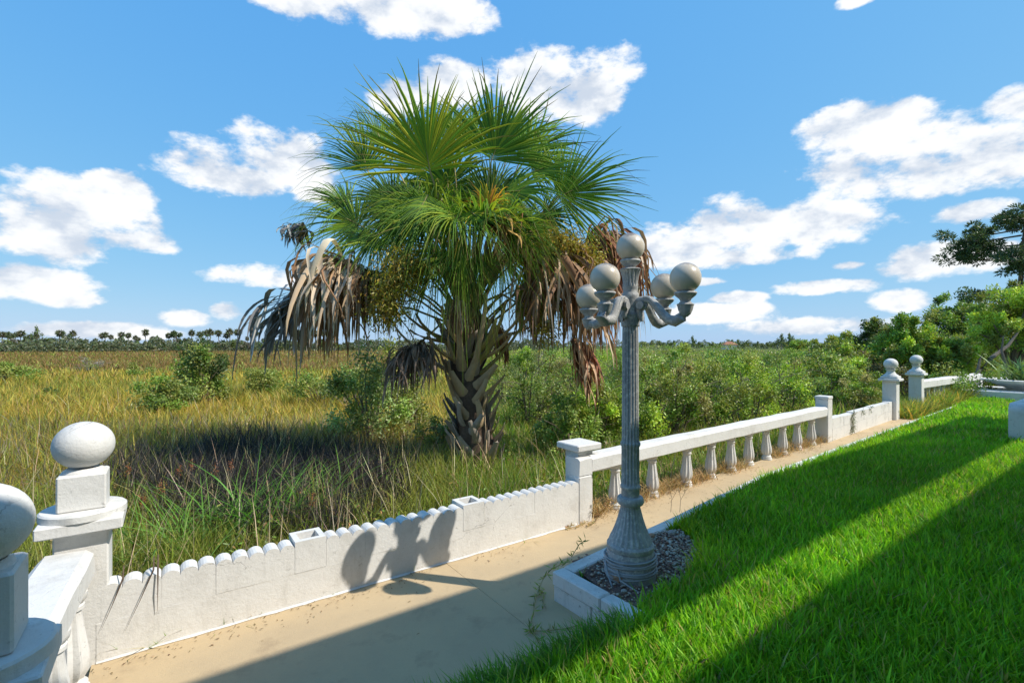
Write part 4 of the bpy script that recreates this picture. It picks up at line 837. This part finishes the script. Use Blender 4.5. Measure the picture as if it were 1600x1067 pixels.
# ------------------------------------------------------------------ grasses
def lawn_grass():
    nb = NB(); LP2 = [(p.x,p.y) for p in LAWN]
    def batch(n, d0_, d1_, h, w, nseg):
        xx = np.empty(0); yy = np.empty(0)
        while len(xx) < n:
            x = rng.uniform(-2.5, 16, n*3); y = rng.uniform(.6, 16, n*3); d = np.hypot(x, y); k = (d >= d0_) & (d < d1_) & in_poly(x, y, LP2) & (x/y < 1.3) & (x/y > -1.3); k &= ~in_poly(x, y, BED)
            k &= ~((np.abs(x-14.3) < 1.2) & (np.abs(y-13.6) < 1.2)); xx = np.r_[xx, x[k]]; yy = np.r_[yy, y[k]]
        x, y = xx[:n], yy[:n]; p = vnoise(x,y,.35)*.6+vnoise(x,y,1.3)*.4; z = np.full(n, LAWN_Z-.03); hh = h*(.45+.85*rng.random(n)**1.6)*(.75+.5*p)
        c = np.where((rng.random(n) < .5)[:,None], jit((.075,.185,.008), n, .2), jit((.115,.235,.012), n, .2)); c *= (1.08+.5*(vnoise(x,y,.8)-.5))[:,None]*np.array([1.12,1.1,1.0])+np.clip(vnoise(x+40,y,.55)-.6,0,1)[:,None]*np.array([1.6,.5,.6]); dry = rng.random(n) < .06+.10*(vnoise(x+9,y+5,.5) > .66); c[dry] = jit((.24,.22,.07), dry.sum(), .2)
        nb.add(*blades(np.stack([x,y,z],1), hh, w*rng.uniform(.7,1.3,n), rng.uniform(0,6.283,n), rng.uniform(.0,.32,n), rng.uniform(.05,.6,n), c, nseg))
    batch(40000, 1.6, 3.6, .135, .0115, 4); batch(44000, 3.6, 6, .125, .0125, 3); batch(46000, 6, 10, .12, .014, 2); batch(36000, 10, 20, .13, .024, 2)
    # overhang along the front edges
    n = 5200; t = rng.random(n); a, b = np.array(E1), np.array(C3); p = a+(b-a)*t[:,None]; p[:,2] = LAWN_Z-.035; p[:,:2] += rng.normal(0,.02,(n,2)); c = jit((.075,.18,.015), n, .25)
    nb.add(*blades(p, rng.uniform(.08,.15,n), rng.uniform(.006,.010,n), rng.normal(2.3,.8,n), rng.uniform(.2,.8,n), rng.uniform(.2,.8,n), c, 4))
    for q0, q1 in zip(KERB, KERB[1:]):
        L = (q1-q0).length; n = int(L*130); t = rng.random(n); p = np.array(q0)+(np.array(q1)-np.array(q0))*t[:,None]+np.array(NW)*.15; p[:,2] = LAWN_Z-.03; p = p[~in_poly(p[:,0],p[:,1],BED)]; n = len(p)
        nb.add(*blades(p, rng.uniform(.05,.13,n), rng.uniform(.007,.013,n), rng.normal(2.2,1.2,n), rng.uniform(.0,.35,n), rng.uniform(.1,.5,n), jit((.08,.17,.02), n, .25), 3))
    o = nb.build('lawn_grass', M['grass']); tag(o, 'thick bright green lawn of coarse blades', 'grass', kind='stuff')
lawn_grass()
Aw = np.array([[p.x,p.y] for p in line]); 
def behind_wall(x, y, off=.16):                              # signed distance behind the wall line
    best = np.full(len(x), 1e9); sg = np.zeros(len(x)); pts = np.vstack([[P0.x-NW.x*3-DW.x*.35, P0.y+NW.y*-0-2.5], Aw, [22,22.]])
    pts[0] = [P0.x+NW.x*2.6-DW.x*.35, P0.y+NW.y*2.6-DW.y*.35]; pts = np.vstack([pts[0], pts[0]*0+[P0.x-DW.x*.35, P0.y-DW.y*.35], pts[1:]])
    for a, b in zip(pts, pts[1:]):
        d = b-a; L = np.hypot(*d); d = d/L; s = np.clip((x-a[0])*d[0]+(y-a[1])*d[1], 0, L); ex, ey = x-(a[0]+d[0]*s), y-(a[1]+d[1]*s); dist = np.hypot(ex, ey); side_ = -(ex*d[1]-ey*d[0])
        k = dist < best; best = np.where(k, dist, best); sg = np.where(k, side_, sg)
    return np.where(sg > 0, best, -best)
def marsh():
    zones = {'green':NB(), 'gold':NB(), 'dark':NB()}
    def sample(n, y0, y1, ymax_px=None):
        v = rng.random(n*2); D = y0*(y1/y0)**v; t = rng.uniform(-1.25,1.25,n*2); x, y = t*D, D; k = behind_wall(x, y) > .14; return x[k][:n], y[k][:n]
    def put(x, y, h, w, nseg, spread=1.0):
        n = len(x); px = 800+F*x/y; py = HZ+F*(CH-z0)/y; q = vnoise(x,y,.7)*.5+vnoise(x,y,2.2)*.5; bw = behind_wall(x, y); r = rng.random(n)
        GOLD = jit((.29,.22,.04), n, .28); OL = jit((.15,.165,.03), n, .4); GR = jit((.09,.165,.018), n, .35); TAN = jit((.27,.205,.125), n, .25); DEAD_SHADE = jit((.028,.025,.026), n, .3); RST = jit((.17,.10,.038), n, .22); PUR = jit((.13,.105,.095), n, .25)
        c = OL.copy(); hh = h*rng.uniform(.5,1.25,n)*(.7+.6*q); ww = w*rng.uniform(.6,1.3,n)
        left = px < 720
        m_ = left & (y > 10.5); c[m_] = np.where((r < .15+.8*vnoise(x,y,3.5))[:,None], GOLD, np.where((r < .93)[:,None], OL, RST))[m_]
        m_ = left & (y > 34); c[m_] = np.where((r < .7)[:,None], RST, OL)[m_]
        m_ = left & (y <= 10.5) & (y > 7.2); c[m_] = np.where((r < .36)[:,None], TAN, np.where((r < .7)[:,None], OL, GOLD))[m_]
        m_ = left & (px < 330) & (y <= 10.5) & (y > 5.2); c[m_] = np.where((r < .15)[:,None], PUR, np.where((r < .6)[:,None], OL, np.where((r < .85)[:,None], GOLD, RST)))[m_]
        dead_shade = (px > 175) & (px < 640) & (y < 8.6+.8*(q-.5)) & (bw > 1.0+.5*(q-.5)); dead_shade &= (((px-430)/250)**2+((y-6.2)/2.1)**2 < .7+.6*q)  # dead grass patch, with the palm crown's shade also painted into its colour
        c[dead_shade] = np.where((r < .55+.75*vnoise(x,y,.45))[:,None], DEAD_SHADE, np.where((r < .9)[:,None], OL, TAN))[dead_shade]; hh[dead_shade] *= 1.15
        rg = ~left; c[rg] = np.where((r < .5)[:,None], OL, np.where((r < .9)[:,None], GR, TAN))[rg]
        nr = (bw < 1.15+.6*(q-.5)); c[nr] = np.where((r < .55)[:,None], GR, np.where((r < .85)[:,None], OL, TAN))[nr]; hh[nr] *= .72
        bp = (bw < .45) & (px > 925) & (px < 1320); c[bp] = np.where((r < .7)[:,None], TAN, OL)[bp]; hh[bp] *= .8
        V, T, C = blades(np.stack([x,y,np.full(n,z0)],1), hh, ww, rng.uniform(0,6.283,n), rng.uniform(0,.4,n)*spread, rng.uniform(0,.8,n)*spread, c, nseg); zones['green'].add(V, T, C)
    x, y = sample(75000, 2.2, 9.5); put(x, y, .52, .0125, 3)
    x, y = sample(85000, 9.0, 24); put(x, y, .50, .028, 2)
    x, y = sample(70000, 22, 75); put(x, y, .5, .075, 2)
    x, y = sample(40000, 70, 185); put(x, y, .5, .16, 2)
    o = zones['green'].build('marsh_grass', M['grass']); tag(o, 'tangled golden, olive and dead dark marsh grass with palm shade in its colour beyond the wall', 'grass', kind='stuff')
marsh()
# broad-leaved weeds close behind the wall
nb = NB(); n = 60000; v = rng.random(n); D = 2.3*(9/2.3)**v; t = rng.uniform(-1.2,.95,n); x, y = t*D, D; bw = behind_wall(x, y); pat = vnoise(x,y,.35); k = (bw > .17) & (bw < 4.5) & (pat > .45+.06*bw); x, y, pat = x[k], y[k], pat[k]; n = len(x)
P = np.stack([x,y,z0+.5*pat*rng.random(n)], 1); c = np.where((rng.random(n) < .55)[:,None], jit((.10,.16,.025), n, .3), np.where((rng.random(n) < .6)[:,None], jit((.17,.18,.035), n, .3), jit((.24,.15,.06), n, .3)))
nb.add(*leaves(P, unit(rng.normal(size=(n,3))+np.array([0,0,.3])), unit(rng.normal(size=(n,3))*.5+np.array([0,0,1])), rng.uniform(.03,.08,n), rng.uniform(.012,.028,n), c))
n = 2600; v = rng.random(n); D = 2.6*(14/2.6)**v; t = rng.uniform(-1.2,1.0,n); x, y = t*D, D; k = behind_wall(x, y) > .25; x, y = x[k], y[k]; n = len(x)
nb.add(*blades(np.stack([x,y,np.full(n,z0)],1), rng.uniform(.5,.95,n), rng.uniform(.004,.009,n), rng.uniform(0,6.3,n), rng.uniform(0,.35,n), rng.uniform(0,.5,n), jit((.33,.25,.16), n, .3), 4))
tag(nb.build('marsh_weeds', M['leaf']), 'mixed leafy weeds and pale dry stalks close behind the walls', 'weeds', kind='stuff')
# tall green reeds in front of the dark grass
def reeds(px, py, n, h, label, seed, col=(.10,.21,.03)):
    p = G(px, py, z0); e_p = np.tile(np.array(p), (n,1)); e_p[:,:2] += rng.normal(0,.09,(n,2)); V,T,C = blades(e_p-np.array(p), h*rng.uniform(.6,1.15,n), rng.uniform(.009,.016,n), rng.uniform(0,6.3,n), rng.uniform(.0,.35,n), rng.uniform(.3,1.3,n), jit(col, n, .2), 7)
    o = link('reed_clump', np_mesh('reed_clump', V, T, C), M['grass']); o.location = p; tag(o, label, 'reeds', 'reed clumps behind the scalloped wall')
RL = 'arching bright green reed clump against the dead and shade-darkened grass'
for k, (a, b, n, h) in enumerate([(330,880,46,.95),(385,860,60,1.05),(430,855,46,1.0),(300,905,40,.75),(495,830,30,.95),(250,900,40,.8),(545,800,26,.8),(210,900,26,.7)]): reeds(a, b, n, h, RL, 60+k)
# rust red dock seed heads
for k, (a, b) in enumerate([(253,762),(280,735),(222,780),(337,738),(300,728),(360,728),(200,735),(490,780)]):
    D = 4.6 if b > 760 else 5.4; p = at(a, b, D); n = 70; P = np.array([0,0,p.z-z0])+rng.normal(0,1,(n,3))*np.array([.014,.014,.035]); nb = NB(); nb.add(*leaves(P, unit(rng.normal(size=(n,3))), unit(rng.normal(size=(n,3))), rng.uniform(.008,.016,n), rng.uniform(.006,.012,n), jit((.24,.085,.03), n, .25)))
    e = empty('dock_plant', (p.x,D,z0)); tag(e, 'stalk with a rusty orange seed head among the reeds', 'weed', 'rusty seed heads among the reeds'); tag(nb.build('seed_head', M['leaf'], e), kind='stuff'); mb = MB(); mb.tube([(.03,0,0),(.01,0,(p.z-z0)*.5),(0,0,p.z-z0)], [.004,.003,.002], 4); mb.build('stalk', M['bark'], e)
# dead strands over the wall
for k, (a0, b0, a1, b1, lab) in enumerate([(192,908,133,985,'long dark dead leaf strand slanting down the wall end by the corner post'),(247,890,246,955,'dark dead leaf strand hanging straight down the scalloped wall'),(240,893,196,985,'thin dark leaf strand slanting over the scallops beside hanging strand')]):
    s0 = wall_s(a0); s1 = wall_s(a1); q0 = P0+d0*s0+n0*.012; q1 = P0+d0*max(s1,.02)+n0*.014; q0.z = CH+(HZ-b0)/F*q0.y; q1.z = max(.03, CH+(HZ-b1)/F*q1.y); back = q0-n0*.1+Vector((0,0,.05))
    mb = MB(); mb.tube([back, q0+Vector((0,0,.012)), q0.lerp(q1,.5)+n0*.008, q1], [.003,.005,.004,.001], 5, .4); o = mb.build('leaf_strand', M['fibre']); tag(o, lab, 'dead leaf')
# creeping runner over the planter corner, and other weeds
def runner(pts, label, seed, col=(.13,.19,.04), n_leaf=10, L=.06, name='creeping_runner', stem='petiole', cat='weed', r=.0028):
    g = np.random.default_rng(seed); e = empty(name, pts[0][0]); tag(e, label, cat); o0 = np.array(e.location); mb = MB(); nb = NB()
    for path in pts:
        path = [Vector(p)-e.location for p in path]; mb.tube(path, r, 5)
        for a, b in zip(path, path[1:]):
            n = n_leaf; f = g.random((n,1)); P = np.array(a)*(1-f)+np.array(b)*f; D = unit(g.normal(size=(n,3))+np.array([0,0,.5])); nb.add(*leaves(P, D, unit(g.normal(size=(n,3))), L*g.uniform(.5,1.2,n), .009*np.ones(n), jit(col, n, .25)))
    nb.build('leaves', M['leaf'], e); mb.build('stem', M[stem], e)
def gz(px, py, z=.012): return G(px, py, z)
runner([[G(893,875,.20),G(880,880,.21),gz(862,888,.14),gz(848,905,.04),gz(838,930),gz(832,962),gz(826,985),gz(845,1000)], [gz(826,985),gz(850,985),gz(880,982),gz(910,975)], [G(893,870,.21),G(905,850,.26),G(915,843,.3)], [gz(838,930),gz(850,925),gz(848,950)]], 'green creeping runner spilling over the planter corner onto the walk', 401)
runner([[gz(905,815),gz(890,822),gz(885,826)],[gz(930,800),gz(915,815),gz(900,824)],[gz(940,795),gz(930,815),gz(918,822)],[G(935,800,.0),G(935,790,.15),G(930,780,.2)],[G(945,795,.0),G(948,790,.12),G(955,780,.18)]], 'brown dried weed sprawling at the foot of the pilaster', 402, (.26,.18,.09), 26, .05, 'dried_weed')
vb = lambda s, z: P2+d2*(.12+s)+n2*.02+Vector((0,0,z))
runner([[vb(.95,.0),vb(.98,.15),vb(1.0,.3),vb(1.05,.42)],[vb(1.1,.0),vb(1.02,.2),vb(1.1,.38)],[vb(.9,.05),vb(1.05,.12),vb(.92,.3),vb(1.15,.40)],[vb(1.6,.40),vb(1.62,.3)],[vb(2.1,.42),vb(2.1,.3)]], 'dark trailing vine climbing over the plain low wall', 403, (.08,.10,.04), 24, .07, 'wall_vine', 'bark')
# bare grass stalks on the kerb
for k, (a, b) in enumerate([(1062,768),(1048,775)]):
    p = G(a, 800, LAWN_Z); mb = MB(); mb.tube([p, p+Vector((.01,0,.12)), p+Vector((-.02,0,.24))], [.002,.0016,.001], 4); mb.tube([p+Vector((.005,0,.1)), p+Vector((.06,0,.2))], [.0015,.001], 4); o = mb.build('grass_stalk', M['fibre']); tag(o, 'thin dark grass stalk rising from the kerb behind the lamp', 'weed', 'grass stalks on the kerb')
# dry litter under the balustrade
nb = NB(); n = 5000; t = rng.random(n)*L1; P = np.array(P1)+np.array(d1)*t[:,None]+np.array(n1)*rng.normal(-.13,.07,(n,1)); P[:,2] = .005; keep = vnoise(t, t*0, .35) > .35; P = P[keep]; n = len(P)
nb.add(*blades(P, rng.uniform(.04,.2,n), rng.uniform(.004,.008,n), rng.uniform(0,6.3,n), rng.uniform(.2,1.4,n), rng.uniform(0,.8,n), jit((.27,.19,.09), n, .25), 3))
o = nb.build('dry_litter', M['dry']); tag(o, 'dry brown grass litter between the vase balusters', 'grass', kind='stuff')
# leaf bits and grit swept against the walls
nb = NB(); n = 1500; t = rng.random(n)*cum[4]; P = np.array([tuple(on_line(q)) for q in t]); off = np.abs(rng.normal(0,.10,n))*(1+5*(rng.random(n) < .12))+.02; P = P+np.array(NW)*off[:,None]; P[:,2] = .004+.004*rng.random(n)
k = vnoise(t, t*0, .3) > .42; P = P[k]; n = len(P); nb.add(*leaves(P, unit(rng.normal(size=(n,3))*np.array([1,1,.08])), unit(rng.normal(size=(n,3))*.25+np.array([0,0,1])), rng.uniform(.006,.03,n), rng.uniform(.003,.008,n), jit((.10,.065,.035), n, .35)))
tag(nb.build('leaf_litter', M['dry']), 'small brown leaf bits swept against the wall foot on the walk', 'litter', kind='stuff')
# weeds over the far railing and in the gate gap
nb = NB(); n = 9000; t = rng.random(n)*(L3+2.2)-2.0; P = np.array(P4)+np.array(d3)*t[:,None]+np.array(n3)*(rng.random((n,1))*.75-.35); P[:,2] = 0; nb.add(*blades(P, rng.uniform(.1,.5,n)*(.6+.8*vnoise(t,t*0,.5)), rng.uniform(.012,.024,n), rng.uniform(0,6.3,n), rng.uniform(.1,.6,n), rng.uniform(0,.9,n), np.where((rng.random(n) < .4)[:,None], jit((.27,.22,.05), n, .25), jit((.11,.17,.03), n, .25)), 3))
o = nb.build('edge_weeds', M['grass']); tag(o, 'yellow-green weeds along the foot of the far railing', 'grass', kind='stuff')
# plants in the bowl
e = empty('bowl_plant', (14.3,13.6,LAWN_Z+.46)); tag(e, 'spiky green plant growing in the pedestal bowl', 'plant'); n = 160; P = rng.normal(0,.22,(n,3)); P[:,2] = 0; V,T,C = blades(P, rng.uniform(.35,.9,n), rng.uniform(.03,.06,n), rng.uniform(0,6.3,n), rng.uniform(.2,.8,n), rng.uniform(.1,.8,n), jit((.08,.13,.04), n, .25), 4); link('leaves', np_mesh('leaves', V, T, C), M['leaf'], e)

# ------------------------------------------------------------------ the house beside the lawn, outside the photograph, that shades the walk
def hw(s, w): return DW*s+NW*w
def hbox(parent, name, s0, s1, w0, w1, z0_, z1_, mat):
    c = hw((s0+s1)/2, (w0+w1)/2); mb = MB(); mb.box((c.x,c.y,(z0_+z1_)/2), (s1-s0, w1-w0, z1_-z0_), math.atan2(DW.y,DW.x), .01); return mb.build(name, mat, parent)
HS0, HS1, HH = -10, 16.2, 5.3
kz = .678
wA = -2.874+kz*HH; wB = -1.65+kz*(HH-.22); wC = -1.29+kz*(HH-.22)
house = empty('house'); tag(house, 'white house with flat roof and a canopy along the lawn', 'house')
hbox(house, 'canopy', HS0, HS1, wA, wB, HH-.06, HH, M['render'])
hbox(house, 'roof_slab', HS0, HS1, wC, wC+7, HH-.06, HH, M['render'])
for s in np.arange(HS0+.5, HS1, 3.9): hbox(house, 'canopy_bracket', s, s+.05, wB-.4, wC+.4, HH+.001, HH+.06, M['render'])
hbox(house, 'wall', HS0+.3, HS1-.3, wC+1.6, wC+6.6, 0, HH-.062, M['render'])
for s in np.arange(HS0+1.5, HS1-2, 3.2):
    for zz in (.9, 3.3):
        o = hbox(house, 'window', s, s+1.3, wC+1.57, wC+1.62, zz, zz+1.3, M['glass'])
print('TRIS', sum(len(o.data.polygons) for o in bpy.data.objects if o.type == 'MESH'))
